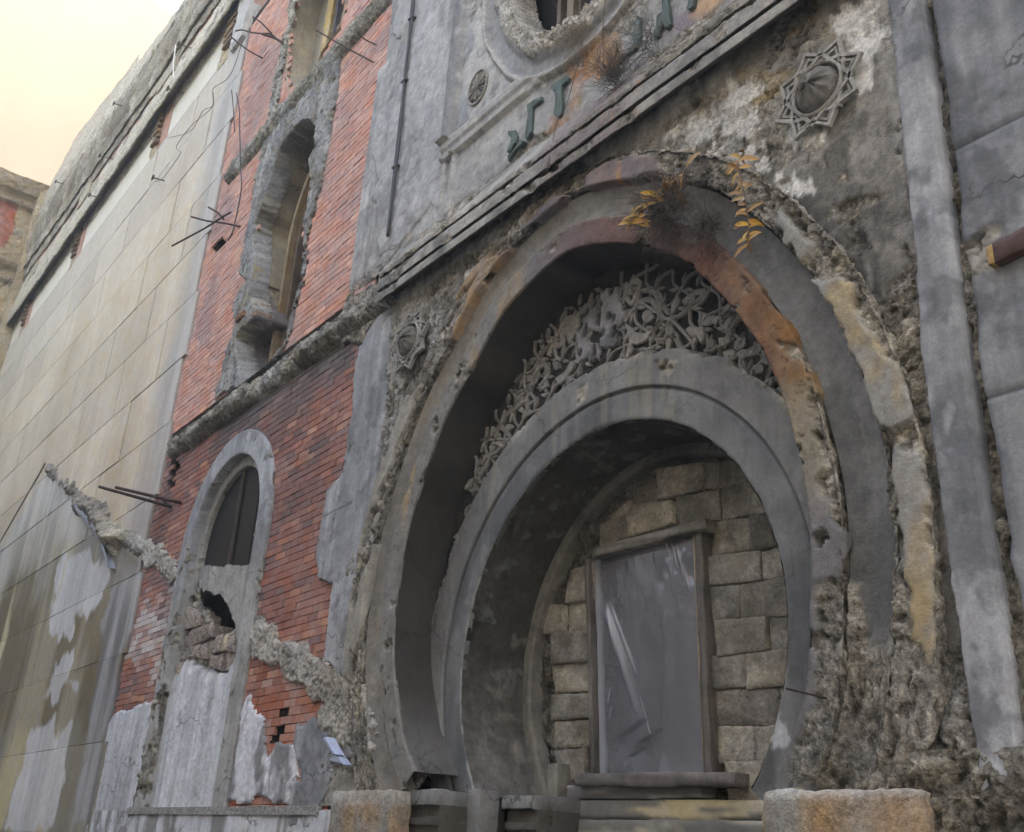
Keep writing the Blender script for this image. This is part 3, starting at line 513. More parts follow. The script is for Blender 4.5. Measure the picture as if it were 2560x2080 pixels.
def crom(P, k=6):
    """Catmull-Rom through the points"""
    P = np.asarray(P, float)
    if len(P) < 3: return np.array([P[0] + (P[-1] - P[0]) * s for s in np.linspace(0, 1, k + 1)])
    Q = np.r_[[2 * P[0] - P[1]], P, [2 * P[-1] - P[-2]]]; out = []
    for i in range(1, len(Q) - 2):
        for s in np.arange(k) / k:
            a, b, c, d = Q[i - 1:i + 3]
            out.append(.5 * (2 * b + (c - a) * s + (2 * a - 5 * b + 4 * c - d) * s * s + (3 * b - a - 3 * c + d) * s ** 3))
    out.append(P[-1]); return np.array(out)
def resample(P, step):
    d = np.r_[0, np.cumsum(np.linalg.norm(np.diff(P, axis=0), axis=1))]; n = max(2, int(d[-1] / step) + 1)
    s = np.linspace(0, d[-1], n); return np.stack([np.interp(s, d, P[:, i]) for i in range(P.shape[1])], 1), s
def tube(name, pts, r, c, mat, parent=None, sides=7, k=5, taper=1., obj=True):
    p = crom(np.asarray(pts, float), k) if k else np.asarray(pts, float)
    t = np.gradient(p, axis=0); t /= np.linalg.norm(t, axis=1)[:, None] + 1e-9
    up = np.array((.3, .9, .31)); V = []; F = []
    for i in range(len(p)):
        a = np.cross(t[i], up); a /= np.linalg.norm(a) + 1e-9; b = np.cross(t[i], a); rr = r * (1 + (taper - 1) * i / (len(p) - 1))
        for s in range(sides):
            an = 2 * math.pi * s / sides; V.append(p[i] + rr * (a * math.cos(an) + b * math.sin(an)))
    for i in range(len(p) - 1):
        for s in range(sides):
            s2 = (s + 1) % sides; F.append((i * sides + s, i * sides + s2, (i + 1) * sides + s2, (i + 1) * sides + s))
    F.append(tuple(range(sides))[::-1]); F.append(tuple((len(p) - 1) * sides + s for s in range(sides)))
    if not obj: return V, F
    return link(name, V, F, c, mat, parent, True)
def hexa(quad, y0, y1, n=1, m=1, amp=0., rnd=0., ch=.004, seed=0, f=9):
    """block from a front quad (tl, tr, br, bl) to depth y0; the front face can be subdivided and roughened"""
    q = np.asarray(quad, float)
    U, Vv = np.meshgrid(np.linspace(0, 1, n + 1), np.linspace(0, 1, m + 1), indexing='ij')
    top = q[0] * (1 - U[..., None]) + q[1] * U[..., None]; bot = q[3] * (1 - U[..., None]) + q[2] * U[..., None]
    pos = top * (1 - Vv[..., None]) + bot * Vv[..., None]
    ctr = q.mean(0); sz = np.ptp(q, axis=0)
    e = np.minimum(np.minimum(U, 1 - U) * sz[0], np.minimum(Vv, 1 - Vv) * sz[1])
    Y = np.full(U.shape, float(y1))
    if rnd: Y = Y + rnd * (1 - sm(0, rnd * 1.3, e))
    if amp:
        Y = Y + amp * fbm(pos[..., 0], pos[..., 1], f, 5, seed, .6)
        d = pos - ctr; pos = pos + .5 * amp * fbm(pos[..., 0] + 9, pos[..., 1], f * .7, 3, seed)[..., None] * np.sign(d) * (e < 1e-6)[..., None]
    V = [(pos[i, j, 0], Y[i, j], pos[i, j, 1]) for i in range(n + 1) for j in range(m + 1)]
    F = [((i) * (m + 1) + j, i * (m + 1) + j + 1, (i + 1) * (m + 1) + j + 1, (i + 1) * (m + 1) + j) for i in range(n) for j in range(m)]
    ring = [(i, 0) for i in range(n + 1)] + [(n, j) for j in range(1, m + 1)] + [(i, m) for i in range(n - 1, -1, -1)] + [(0, j) for j in range(m - 1, 0, -1)]
    if ch:
        b0 = len(V)
        for i, j in ring:
            d = pos[i, j] - ctr; d = d / (np.abs(d).max() + 1e-9); V.append((pos[i, j, 0] + ch * np.sign(d[0]) * (abs(d[0]) > .2), Y[i, j] + ch, pos[i, j, 1] + ch * np.sign(d[1]) * (abs(d[1]) > .2)))
        L = len(ring); rings = [[i * (m + 1) + j for i, j in ring], list(range(b0, b0 + L))]
    else: L = len(ring); rings = [[i * (m + 1) + j for i, j in ring]]
    b1 = len(V); last = rings[-1]
    for i in last: V.append((V[i][0], y0, V[i][2]))
    rings.append(list(range(b1, b1 + L)))
    for a, b in zip(rings[:-1], rings[1:]):
        for i in range(L):
            j = (i + 1) % L; F.append((a[i], a[j], b[j], b[i]))
    return V, F
def box(name, x0, x1, y0, y1, z0, z1, c, mat, parent=None, ch=.004, cv=None):
    V, F = hexa([(x0, z1), (x1, z1), (x1, z0), (x0, z0)], y1, y0, ch=ch)
    F.append((len(V) - 4, len(V) - 3, len(V) - 2, len(V) - 1)[::-1])
    return link(name, V, F, c, mat, parent, False)
def rough_box(name, x0, x1, y0, y1, z0, z1, st, amp, cfun, mat, parent=None, rnd=.03, f=6, seed=0):
    """closed box with worn edges; y0 front, y1 back"""
    cx, cy, cz = (x0 + x1) / 2, (y0 + y1) / 2, (z0 + z1) / 2; V = []; F = []; C = []
    lo = np.array((x0, y0, z0)); hi = np.array((x1, y1, z1))
    def face(ax, val, flip):
        oa = [a for a in (0, 1, 2) if a != ax]
        g = [np.linspace(lo[a], hi[a], max(2, int((hi[a] - lo[a]) / st) + 1)) for a in oa]
        U, W = np.meshgrid(*g, indexing='ij'); P = np.empty(U.shape + (3,)); P[..., oa[0]] = U; P[..., oa[1]] = W; P[..., ax] = val
        b = len(V) and sum(len(v) for v in V); n, m = U.shape; idx = np.arange(n * m).reshape(n, m) + (b or 0)
        q = np.stack([idx[:-1, :-1], idx[1:, :-1], idx[1:, 1:], idx[:-1, 1:]], -1).reshape(-1, 4)
        if flip: q = q[:, ::-1]
        V.append(P.reshape(-1, 3)); F.append(q)
    face(1, y0, False); face(1, y1, True); face(0, x0, True); face(0, x1, False); face(2, z0, False); face(2, z1, True)
    P = np.concatenate(V); Q = np.concatenate(F)
    core_lo = lo + rnd; core_hi = hi - rnd; cl = np.clip(P, core_lo, core_hi); d = P - cl; L = np.linalg.norm(d, axis=1)[:, None]
    P2 = cl + d / (L + 1e-9) * rnd
    nn = d / (L + 1e-9); k = amp * (fbm(P[:, 0] + .7 * P[:, 1], P[:, 2] - .6 * P[:, 1], f, 5, seed, .6))[:, None]
    P2 = P2 + nn * k
    return link(name, P2, Q, cfun(P2), mat, parent, True)
# ================================================================== ground and the masonry behind the facade
ST = .0145
g = surf('ground', *[np.array(a, float) for a in np.broadcast_arrays(*np.meshgrid(np.linspace(-120, 80, 21), np.linspace(-90, 110, 21), indexing='ij'), np.zeros((21, 21)))], np.array((.13, .128, .12)), M_gnd); g['kind'] = 'structure'
core = thing('building_body', 'plain bulk of the ruined building standing behind its street face', 'building', (-10, 4, 0))
cc = (.2, .19, .17)
for b in ((-31.0, -7.35, .75, 9, 0, 14.5), (-31.0, -14.2, .9, 9, 14.5, 18.6), (-14.2, -7.35, .75, 9, 14.5, 18.4), (-2.75, 6, .5, 9, 0, 18.4), (-7.35, -2.75, .75, 9, 6.2, 18.4), (-7.35, -2.75, 4.2, 9, 0, 6.2)):
    box('masonry_block', *b, cc, M_gnd, core)
box('upper_front', -8.6, 6, -.01, .5, 9.85, 18.4, (.27, .27, .265), M_pla, core)
box('upper_front', -1.0, 6, .0, .5, 0, 9.85, (.25, .25, .255), M_pla, core)
box('lower_front', -7.2, -2.4, .2, .34, -.01, 1.3, (.25, .25, .255), M_pla, core)

opp = thing('added_street_block', 'unseen grey-beige building added across the street to cut the sky light', 'building', (-10, -16, 0))
box('shading_block', -9, 45, -24, -12.5, 0, 15, (.20, .195, .185), M_gnd, opp)  # unseen block added to keep sky light off the portal side
box('reflected_block', -34, -9.02, -24, -13, 0, 11, (.20, .195, .185), M_gnd, opp)  # unseen block added so the plastic sheet mirrors a wall, not bright sky

# ================================================================== the portal
portal = thing('arched_portal', 'tall ruined portal with nested horseshoe arches in peeling grey plaster', 'portal', (-5.1, 0, 0))
arch_p, arch_s = resample(crom(A('arch'), 8), ST)
for _ in range(60): arch_p[1:-1] = .5 * arch_p[1:-1] + .25 * (arch_p[:-2] + arch_p[2:])
arch_poly = np.r_[arch_p, [(arch_p[-1][0], 0), (arch_p[0][0], 0)]]
tg = np.gradient(arch_p, axis=0); tg /= np.linalg.norm(tg, axis=1)[:, None]
arch_n = np.stack([-tg[:, 1], tg[:, 0]], 1)
for _ in range(30): arch_n[1:-1] = .5 * arch_n[1:-1] + .25 * (arch_n[:-2] + arch_n[2:])
arch_n /= np.linalg.norm(arch_n, axis=1)[:, None]
arch_coarse = arch_poly[::8]
def sweep_pts(prof, p, nrm, st=ST):
    """profile (s outward, h forward) run along a path: arrays T(arc), W(profile arc), S, H and the profile normal"""
    pr, w = resample(np.asarray(prof, float), st)
    tn = np.gradient(pr, axis=0); tn /= np.linalg.norm(tn, axis=1)[:, None] + 1e-9
    pn = np.stack([-tn[:, 1], tn[:, 0]], 1)
    return pr, w, pn
def sweep(name, prof, p, s, nrm, fun, mat, parent, st=ST, mask=None, y0=0):
    pr, w, pn = sweep_pts(prof, p, nrm, st)
    Tt, Ww = np.meshgrid(s, w, indexing='ij')
    S = np.broadcast_to(pr[:, 0], Tt.shape); H = np.broadcast_to(pr[:, 1], Tt.shape)
    X0 = p[:, 0][:, None] + nrm[:, 0][:, None] * S; Z0 = p[:, 1][:, None] + nrm[:, 1][:, None] * S
    dn, C = fun(Tt, Ww, S, H, X0, Z0)
    S2 = S + dn * pn[:, 0]; H2 = H + dn * pn[:, 1]
    X = p[:, 0][:, None] + nrm[:, 0][:, None] * S2; Z = p[:, 1][:, None] + nrm[:, 1][:, None] * S2
    return surf(name, X, y0 - H2, Z, C, mat, parent, mask)
XC = -5.1
def band_colour(X, Z, T, W):
    """brown fascia of the outer arch: violet grey at the crown, rust on the far haunch, tan lower down"""
    n1 = fbm(X * 5, Z * 1.2, 1, 5, 2); n2 = fbm(X, Z, 6, 5, 4)
    right = sm(-4.75, -4.1, X + .12 * n2)
    c = mixc((.165, .16, .165), (.155, .105, .095), sm(-5.6, -4.75, X + .1 * n2))
    rust = mixc((.15, .085, .06), (.245, .15, .08), np.clip(.5 + .6 * n1 + .35 * n2, 0, 1))
    rr = sm(5.25, 4.75, Z + .12 * n2) * right
    c = mixc(c, (.16, .10, .085), right * (1 - rr)); c = mixc(c, rust, rr)
    low = sm(4.15, 3.75, Z + .15 * n2)
    c = mixc(c, mixc((.20, .185, .15), (.30, .26, .18), np.clip(.5 + .5 * n1, 0, 1)), low * right)
    c = mixc(c, (.17, .165, .165), sm(3.5, 3.2, Z + .1 * n1) * right)
    left = sm(-5.4, -5.9, X)
    tan = mixc((.20, .195, .18), (.33, .24, .13), sm(-.1, .6, fbm(X * 3, Z * .8, 1.2, 4, 8)) * sm(3.2, 4.2, Z) * .9)
    return mixc(c, tan, left)
def f_inner(T, W, S, H, X, Z):
    br = np.minimum(sdfs(X, Z, ['bb_broken', 'bb_broken2', 'bb_gap', 'bb_gap2'], .4), .4)
    rag = shard(X, Z, br, .035, 3, 9)
    n = fbm(T, W, 7, 5, 6)
    brk = sm(.012, -.012, rag)
    chip = sm(.5, .62, fbm(T, W * 1.5, 6, 5, 21) + .35 * sm(.12, .2, S) - .1)
    brk = np.maximum(brk, chip * .8)
    h, rc = rubble(T, W * 1.0, 4)
    low = sm(3.0, 2.2, Z) * (X > -4)
    dn = .004 * n * (1 - brk) + brk * (-.04 + .9 * h) + brk * low * .03
    c = mixc(band_colour(X, Z, T, W), rc, brk)
    crack = np.abs(fbm(T, W, 4, 4, 33)) < .012
    return dn, wa(np.where((crack & (brk < .1))[..., None], c * .5, c), .12 + .88 * brk)
sweep('inner_fascia', [(-.002, .02), (0, .05), (.195, .055), (.2, .05), (.205, -.09)], arch_p, arch_s, arch_n, f_inner, M_rub, portal)
def f_cove(T, W, S, H, X, Z):
    _, c = plaster(T * .4, W, 8, (.15, .153, .15), (.23, .228, .218), .3)
    br = shard(X, Z, sdfs(X, Z, ['bb_broken2', 'mass'], .4), .04, 7, 8)
    bk = sm(.02, -.02, br); h, rc = rubble(T, W, 9)
    low = sm(2.75, 2.45, Z) * (X > -4); bk = np.maximum(bk, low * sm(-.2, .3, fbm(X, Z, 3, 4, 3) + low - .3))
    topc = sm(5.0, 5.7, Z); c = mixc(c, np.array((.235, .225, .205)), topc * .7)
    tan = sm(-5.6, -6.2, X); c = mixc(c, mixc((.19, .18, .16), (.30, .27, .22), np.clip(.5 + fbm(T * .3, W, 6, 4, 5), 0, 1)), tan * .75)
    dn = .004 * fbm(T, W, 3, 4, 2) + bk * (.015 + 1.0 * h)
    return dn, wa(mixc(c, rc, bk), .10 + .9 * bk)
def f_back(T, W, S, H, X, Z):
    h, c = rubble(T, W, 19, .8); return h * .8, c
sweep('arch_core', [(0, -.075), (.76, -.075)], arch_p, arch_s, arch_n, f_back, M_rub, portal, .02)
cv = [(.185 + .275 * k / 10, -.012 - .035 * math.sin(math.pi * k / 10) + .03 * k / 10) for k in range(11)]
sweep('cove', cv, arch_p, arch_s, arch_n, f_cove, M_rub, portal)
OB = ['ob_purple', 'ob_left1', 'ob_left2', 'ob_yel1', 'ob_yel2', 'ob_up']
def f_outer(T, W, S, H, X, Z):
    d = sdfs(X, Z, OB, .4); rag = shard(X, Z, d, .022, 5, 12)
    left = sm(-5.9, -6.3, X)
    keep = np.maximum(sm(.012, -.012, rag), left * sm(.12, .2, fbm(T * .5, W * 1.4, 3.2, 5, 12) - .06 * sm(4.5, 3, Z)))
    h, rc = rubble(T, W, 14)
    big = fbm(T, W, 2.4, 5, 15)
    low = sm(3.0, 2.3, Z) * (X > -4)
    dn = (1 - keep) * (-.05 + 1.15 * h + .010 * big + low * .03) + keep * .004 * fbm(T, W, 6, 4, 1)
    n1 = fbm(X * 6, Z * 1.2, 1.2, 5, 31); n2 = fbm(X, Z, 5, 4, 17)
    yel = mixc((.27, .265, .245), (.34, .275, .17), sm(-.05, .7, .6 * n1 + .6 * n2))
    pur = mixc((.15, .135, .145), (.23, .18, .165), np.clip(.5 + .8 * n1, 0, 1)); pur = mixc(pur, np.array((.36, .20, .09)), sm(.5, .8, n1 + .2 * n2) * .8)
    org = mixc((.26, .20, .16), (.38, .25, .12), np.clip(.5 + .6 * n1, 0, 1))
    c = mixc(pur, yel, sm(-3.6, -3.3, X)); c = mixc(c, org, sm(-5.65, -5.75, X)); c = mixc(c, np.array((.29, .275, .24)) * (1 + .15 * n2)[..., None], sm(-6.5, -6.8, X))
    return dn, wa(mixc(rc * np.where((S < .47), .8, 1.)[..., None], c, keep), 1 - .85 * keep)
sweep('outer_band', [(.44, -.09), (.452, .085), (.46, .1), (.69, .1), (.705, .09), (.71, -.03)], arch_p, arch_s, arch_n, f_outer, M_rub, portal, .0125)
# reveal running back from the arch edge to the tympanum
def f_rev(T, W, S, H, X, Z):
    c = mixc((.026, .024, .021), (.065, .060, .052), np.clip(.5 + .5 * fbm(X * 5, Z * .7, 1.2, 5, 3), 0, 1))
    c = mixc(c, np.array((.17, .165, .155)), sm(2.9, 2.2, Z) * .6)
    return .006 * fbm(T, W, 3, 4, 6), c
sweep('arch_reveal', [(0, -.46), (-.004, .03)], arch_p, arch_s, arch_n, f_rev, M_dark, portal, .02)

# spandrel wall round the arch, under the cornice
X, Z = grid(-8.0, -2.28, 1.93, 6.68, ST)
sd = sdf(X, Z, arch_coarse, .8)
h, c = rubble(X, Z, 21)
n1 = fbm(X, Z, 2.2, 6, 5, .58); n2 = fbm(X, Z, 8, 5, 6, .6); st1 = fbm(X * 6, Z * .8, 1, 5, 9)
_, pc = plaster(X, Z, 22, (.15, .145, .132), (.345, .328, .29), .6)
skin = sm(-.02, .05, n1 + .35 * n2 + .25 * sm(-4.2, -3.4, X) - .2)
skin = np.maximum(skin, sm(.015, -.015, shard(X, Z, sdfs(X, Z, ['sp_grey1', 'sp_grey2', 'sp_grey3', 'sp_grey4'], .4), .04, 2, 7)))
sl = sm(-7.4, -7.9, X) * .0
frz = sm(.015, -.015, shard(X, Z, sdfs(X, Z, ['sp_frz', 'sp_frz2'], .4), .035, 4, 6))
_, fc = plaster(X, Z, 25, (.27, .27, .265), (.37, .365, .345), .4)
massd = shard(X, Z, sdfs(X, Z, ['mass', 'mass2'], .5), .06, 6, 4)
mass = sm(.03, -.12, massd)
skin = skin * (1 - mass)
hh = h * (1 - skin * .75) + .018 * skin + frz * .02 + mass * (.06 + 1.3 * h + .035 * fbm(X, Z, 1.6, 5, 44))
C = mixc(c, pc, skin); C = mixc(C, fc, frz)
wp = sdfs(X, Z, ['wp1', 'wp2', 'wp3', 'wp4', 'wp5', 'wp6'], .4)
wpm = sm(.03, -.03, wp + .10 * n2 + .05 * fbm(X * 3, Z, 9, 4, 8)) * (1 - frz)
C = mixc(C, mixc((.55, .54, .50), (.74, .73, .70), np.clip(.5 + .6 * n1, 0, 1)), wpm * np.clip(.9 + .3 * st1, 0, 1))
sootm = sm(.1, .5, fbm(X * 2.2, Z * .9, 1.4, 6, 62, .62)) * .5 + sm(.25, .6, fbm(X * 8, Z * .8, 1, 5, 63)) * .25
C = C * (1 - np.clip(sootm * .6, 0, .4) * (1 - .6 * wpm))[..., None]
lime = sm(.35, .7, fbm(X * 7, Z * .9, 1, 5, 64)) * .4; C = mixc(C, np.array((.46, .45, .42)), lime * (1 - wpm))
och = sm(.35, .75, fbm(X, Z, 2.6, 4, 61)) * sm(5.6, 5.9, Z) * sm(-4.6, -3.8, X) * .45
C = mixc(C, np.array((.42, .30, .13)), och * (1 - wpm))
# left of the arch: lighter strip running down
lf = sm(-7.1, -7.4, X) * sm(5.4, 4.8, Z)
C = mixc(C, mixc((.25, .25, .24), (.37, .35, .30), np.clip(.5 + .6 * n1, 0, 1)), lf * .7)
hh = hh + lf * .01
surf('spandrel', X, -hh, Z, wa(C, 1 - .65 * np.maximum(skin, np.maximum(frz * 1.2, wpm * .6))), M_rub, portal, mask=(sd > .63) & ((sd > .0)))
# tympanum field behind the carving
X, Z = grid(-7.3, -2.9, 1.95, 5.98, .022)
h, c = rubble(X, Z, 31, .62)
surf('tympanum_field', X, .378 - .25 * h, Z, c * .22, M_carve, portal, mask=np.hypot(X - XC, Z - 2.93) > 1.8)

def plain(c1, c2, seed, mat='p'):
    def fn(P):
        return mixc(c1, c2, np.clip(.5 + .5 * fbm(P[:, 0] + P[:, 1], P[:, 2] * .6, 4, 5, seed), 0, 1))
    return fn
# ---- inner horseshoe arch
RZ, RR, DY = 2.93, 1.545, .35
th = np.radians(np.linspace(216, -36, 520))
ip = np.stack([XC + RR * np.cos(th), RZ + RR * np.sin(th)], 1); inn = np.stack([np.cos(th), np.sin(th)], 1)
lowL = [(ip[0][0] + .012, 1.95), (ip[0][0] + .012, 1.2)]; 
isx = np.r_[0, np.cumsum(np.linalg.norm(np.diff(ip, axis=0), axis=1))]
def f_ring(T, W, S, H, X, Z):
    _, c = plaster(T * .6, W, 41, (.118, .124, .127), (.19, .193, .19), .35)
    n2 = fbm(X, Z, 5, 5, 3)
    gr = sm(.012, .004, np.abs(S - .225)); dn = -.014 * gr + .004 * fbm(T, W, 2.5, 4, 9)
    out = sm(.225, .25, S); c = mixc(c, np.array((.185, .18, .168)) * (1 + .15 * n2)[..., None], out * .6)
    chip = sm(.015, -.015, shard(X, Z, sdfs(X, Z, ['ring_chip', 'ring_chip2'], .3), .03, 8, 14)); h, rc = rubble(X, Z, 46, 1.2)
    edge = sm(.42, .50, S) * sm(-.1, .35, fbm(T, W, 5, 5, 47))
    dn = dn + chip * (-.02 + h) + edge * (-.03 + 1.2 * h)
    c = mixc(c, rc, np.maximum(chip, edge * .8)); c = mixc(c, c * .45, gr); st_ = fbm(X * 3, Z * .8, 1.3, 6, 57, .6); c = c * (1 + .28 * np.clip(st_, -1, 1))[..., None]; c = mixc(c, np.array((.25, .25, .235)), sm(.35, .7, fbm(X * 5, Z * .7, 1, 5, 58)) * .35)
    drip = sm(.5, .8, fbm(X * 9, Z * .9, 1, 4, 48)) * sm(3.9, 4.3, Z); c = mixc(c, np.array((.30, .27, .20)), drip * .35)
    w = sm(.02, -.02, shard(X, Z, sdfs(X, Z, ['ring_white'], .3), .06, 3, 14)); c = mixc(c, np.array((.5, .51, .53)), w)
    lip = sm(.02, .0, S) * sm(-.2, .3, fbm(T, W, 13, 4, 4)); c = mixc(c, np.array((.36, .36, .34)), lip * .7); dn = dn - lip * .006
    vein = sm(.06, .0, np.abs(fbm(X, Z, 1.6, 5, 55))) * .22; c = c * (1 - vein)[..., None]
    return dn, c
sweep('inner_arch_ring', [(0, -.03), (.0, .012), (.012, .02), (.22, .02), (.23, .02), (.24, .035), (.50, .035), (.51, -.12)], ip, isx, inn, f_ring, M_dark, portal, .0125, y0=DY)
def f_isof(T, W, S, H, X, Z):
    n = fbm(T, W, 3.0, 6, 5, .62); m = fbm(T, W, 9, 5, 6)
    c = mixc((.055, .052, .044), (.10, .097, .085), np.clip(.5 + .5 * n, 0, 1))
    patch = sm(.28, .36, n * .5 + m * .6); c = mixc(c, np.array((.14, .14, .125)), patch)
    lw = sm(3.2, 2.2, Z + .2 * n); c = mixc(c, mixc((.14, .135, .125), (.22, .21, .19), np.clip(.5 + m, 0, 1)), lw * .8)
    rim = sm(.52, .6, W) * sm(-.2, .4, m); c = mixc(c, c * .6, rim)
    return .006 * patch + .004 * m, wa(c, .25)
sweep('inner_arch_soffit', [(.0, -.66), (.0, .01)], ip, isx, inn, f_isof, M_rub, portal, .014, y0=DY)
rp = np.stack([XC + 1.455 * np.cos(th), RZ + 1.47 * np.sin(th)], 1)
def f_rib(T, W, S, H, X, Z):
    _, c = plaster(T, W, 51, (.145, .14, .125), (.24, .23, .20), .3); return .003 * fbm(T, W, 6, 4, 3), c * np.where(Z > 3.9, .75, 1.)[..., None]
sweep('rear_rib', [(0, -.22), (0, .03), (.012, .04), (.13, .04)], rp, isx * .95, inn, f_rib, M_pla, portal, .018, y0=.97)
# jamb bases of the inner arch and of the outer reveal
rough_box('jamb_base', -6.43, -6.27, .31, .50, 1.0, 2.06, .03, .014, plain((.17, .17, .168), (.27, .265, .25), 3), M_pla, portal, .02)
rough_box('jamb_base', -3.74, -3.42, .28, .42, 1.0, 2.0, .02, .03, plain((.28, .25, .17), (.40, .34, .20), 4), M_rub, portal, .05)
# stepped plinths inside the reveals
for (a, b, y0, y1) in ((-7.35, -6.42, .02, .36), (-6.28, -5.93, .5, 1.0)):
    rough_box('plinth_course', a, b, y0, y1 + .3, 1.935, 2.035, .022, .012, plain((.14, .143, .145), (.26, .26, .25), 5), M_pla, portal, .015)
    rough_box('plinth_course', a, b, y0 + .06, y1 + .3, 1.0, 1.94, .04, .012, plain((.07, .065, .055), (.12, .11, .095), 6), M_pla, portal, .01)
    rough_box('plinth_course', a, b, y0 + .03, y1 + .3, 1.80, 1.86, .022, .008, plain((.08, .075, .065), (.13, .12, .105), 7), M_pla, portal, .015)

# ---- cornice over the arch
cx0, cx1 = -7.76, -1.9
cpx = np.arange(cx0, cx1, .0135)
cprof = [(6.60, .0), (6.645, .19), (6.735, .195), (6.742, .15), (6.768, .15), (6.775, .205), (6.90, .21), (6.905, .16), (6.928, .16), (6.935, .20), (6.99, .20), (7.05, .06), (7.1, .0)]
cprof = [(1.6 + (a - 1.6) * (4.2 - b) / 4.2, b) for a, b in cprof]
pr, w = resample(np.array([(b, a) for a, b in cprof]), .0125)     # (h, z)
Tt, Ww = np.meshgrid(cpx, w, indexing='ij'); Hh = np.broadcast_to(pr[:, 0], Tt.shape); Zz = np.broadcast_to(pr[:, 1], Tt.shape)
rg = fbm(Tt, Ww, 5, 6, 71, .6); big = fbm(Tt, Ww * .5, 1.6, 4, 72)
ero = sm(.05, .5, rg * .6 + big * .6 + .5 * sm(6.60, 6.70, Zz) + .35 * sm(-4.5, -5.6, Tt) * sm(-6.8, -5.6, Tt) - .28)
h, rc = rubble(Tt, Ww, 73)
_, pc = plaster(Tt, Ww, 74, (.26, .255, .24), (.40, .385, .35), .5)
pc = mixc(pc, np.array((.20, .165, .165)), sm(-5.4, -5.2, Tt) * sm(-4.1, -4.5, Tt) * .65)
pc = mixc(pc, np.array((.40, .26, .17)), sm(.3, .7, fbm(Tt * 8, Ww, 1, 4, 75)) * sm(-4.7, -4.5, Tt) * sm(-4.0, -4.2, Tt) * .7)
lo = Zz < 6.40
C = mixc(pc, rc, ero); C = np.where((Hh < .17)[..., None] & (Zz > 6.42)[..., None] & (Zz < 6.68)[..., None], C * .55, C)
bite = sm(.25, .8, fbm(Tt, Ww * .3, 1.9, 5, 76)) * .03
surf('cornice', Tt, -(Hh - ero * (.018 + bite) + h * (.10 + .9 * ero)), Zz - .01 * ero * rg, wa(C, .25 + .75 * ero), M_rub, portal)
box('cornice', -7.775, -7.74, -.19, 0, 6.42, 6.72, (.27, .265, .25), M_pla, portal, .01)

# ---- frieze with the letters, moulding above it, wall round the round window
X, Z = grid(-8.75, -2.2, 6.95, 10.0, .0155)
h, c = rubble(X, Z, 81)
n1 = fbm(X, Z, 1.8, 6, 82, .58); n2 = fbm(X, Z, 7, 5, 83, .6); st1 = fbm(X * 6, Z * .7, 1, 5, 84)
_, pc = plaster(X, Z, 85, (.27, .27, .27), (.40, .395, .375), .6)
br = sdfs(X, Z, ['fr_br1', 'fr_br2'], .4)
brk = sm(.02, -.02, shard(X, Z, br, .05, 7, 6))
low = sm(7.12, 7.0, Z + .06 * n1)                       # broken strip above the cornice
brk = np.maximum(brk, low)
upz = sm(7.85, 8.0, Z) ; right_rough = sm(-5.55, -5.2, X + .25 * n1) * sm(7.35, 7.75, Z + .16 * n2)
brk = np.maximum(brk, right_rough * sm(-.5, .1, n1 + .4))
brk = np.maximum(brk, upz * sm(.15, .45, n1 + .3 * n2) * sm(-7.0, -6.6, X))
mould = sm(7.68, 7.695, Z) * sm(7.90, 7.885, Z) * sm(-5.45, -5.75, X + .1 * n2) * sm(-7.15, -7.13, X)
mould2 = sm(7.78, 7.79, Z) * mould
fr1 = ((X > -7.12) & (X < -6.98) | (X > -6.86) & (X < -6.80)).astype(float) * (Z < 7.70)
pil = sm(-7.13, -7.115, X) * sm(-6.865, -6.88, X) * (Z > 7.88)
gp = sm(.012, -.012, shard(X, Z, sdf(X, Z, A('gpanel'), .5), .022, 9, 10))
hh = h * (.08 + 1.0 * brk) + (1 - brk) * .022 + mould * .05 + mould2 * .025 + fr1 * .035 + pil * .06
hh = hh * (1 - gp) + gp * (.04 + .003 * n1)
C = mixc(pc, c, brk)
C = mixc(C, np.array((.40, .39, .37)) * (1 + .2 * n2)[..., None], np.maximum(mould, fr1) * .7)
_, gc = plaster(X, Z, 87, (.33, .33, .325), (.40, .40, .395), .35); C = mixc(C, gc, gp)
cr = np.exp(-((fbm(X + Z * 1.6, Z, 1.1, 5, 90)) / .05) ** 2) * gp * .18; C = C * (1 - cr)[..., None]
C = mixc(C, np.array((.20, .20, .20)) * (1 + .2 * st1)[..., None], pil * .75)
for nm, cl, k in (('fr_or1', (.38, .20, .10), .85), ('fr_or2', (.34, .19, .11), .85), ('fr_pur', (.20, .17, .20), .8), ('fr_or3', (.40, .27, .16), .7)):
    mk = sm(.05, -.05, shard(X, Z, sdf(X, Z, A(nm), .4), .09, 11, 5)) * k
    C = mixc(C, np.array(cl) * (1 + .35 * st1 + .2 * n2)[..., None], mk * (1 - .8 * low))
gen = sm(.3, .8, fbm(X * 4, Z * .8, 1, 4, 95)) * sm(7.7, 7.5, Z) * sm(7.05, 7.15, Z) * (1 - gp); C = mixc(C, np.array((.40, .31, .18)), gen * .45)
C = mixc(C, np.array((.30, .33, .38)), sm(.35, .8, fbm(X * 5, Z * .7, 1, 4, 96)) * sm(-5.6, -6.2, X) * (1 - gp) * .35)
wht = sm(.1, .5, fbm(X, Z, 3, 5, 97) + .5 * sm(-6.9, -6.6, X) * sm(-6.0, -6.4, X) * upz - .25) * upz * (1 - gp); C = mixc(C, np.array((.52, .51, .48)), wht * .6)
oc = sdf(X, Z, A('oc_hole'), .7) - .06
rim = sm(.30, .28, oc + .03 * n2) * (1 - sm(.30, .0, 0))
ocr = (oc < .40) & (oc > -.02)
ring_in = sm(.21, .17, oc + .05 * n2); cove = sm(.40, .38, oc + .02 * n2) * (1 - ring_in)
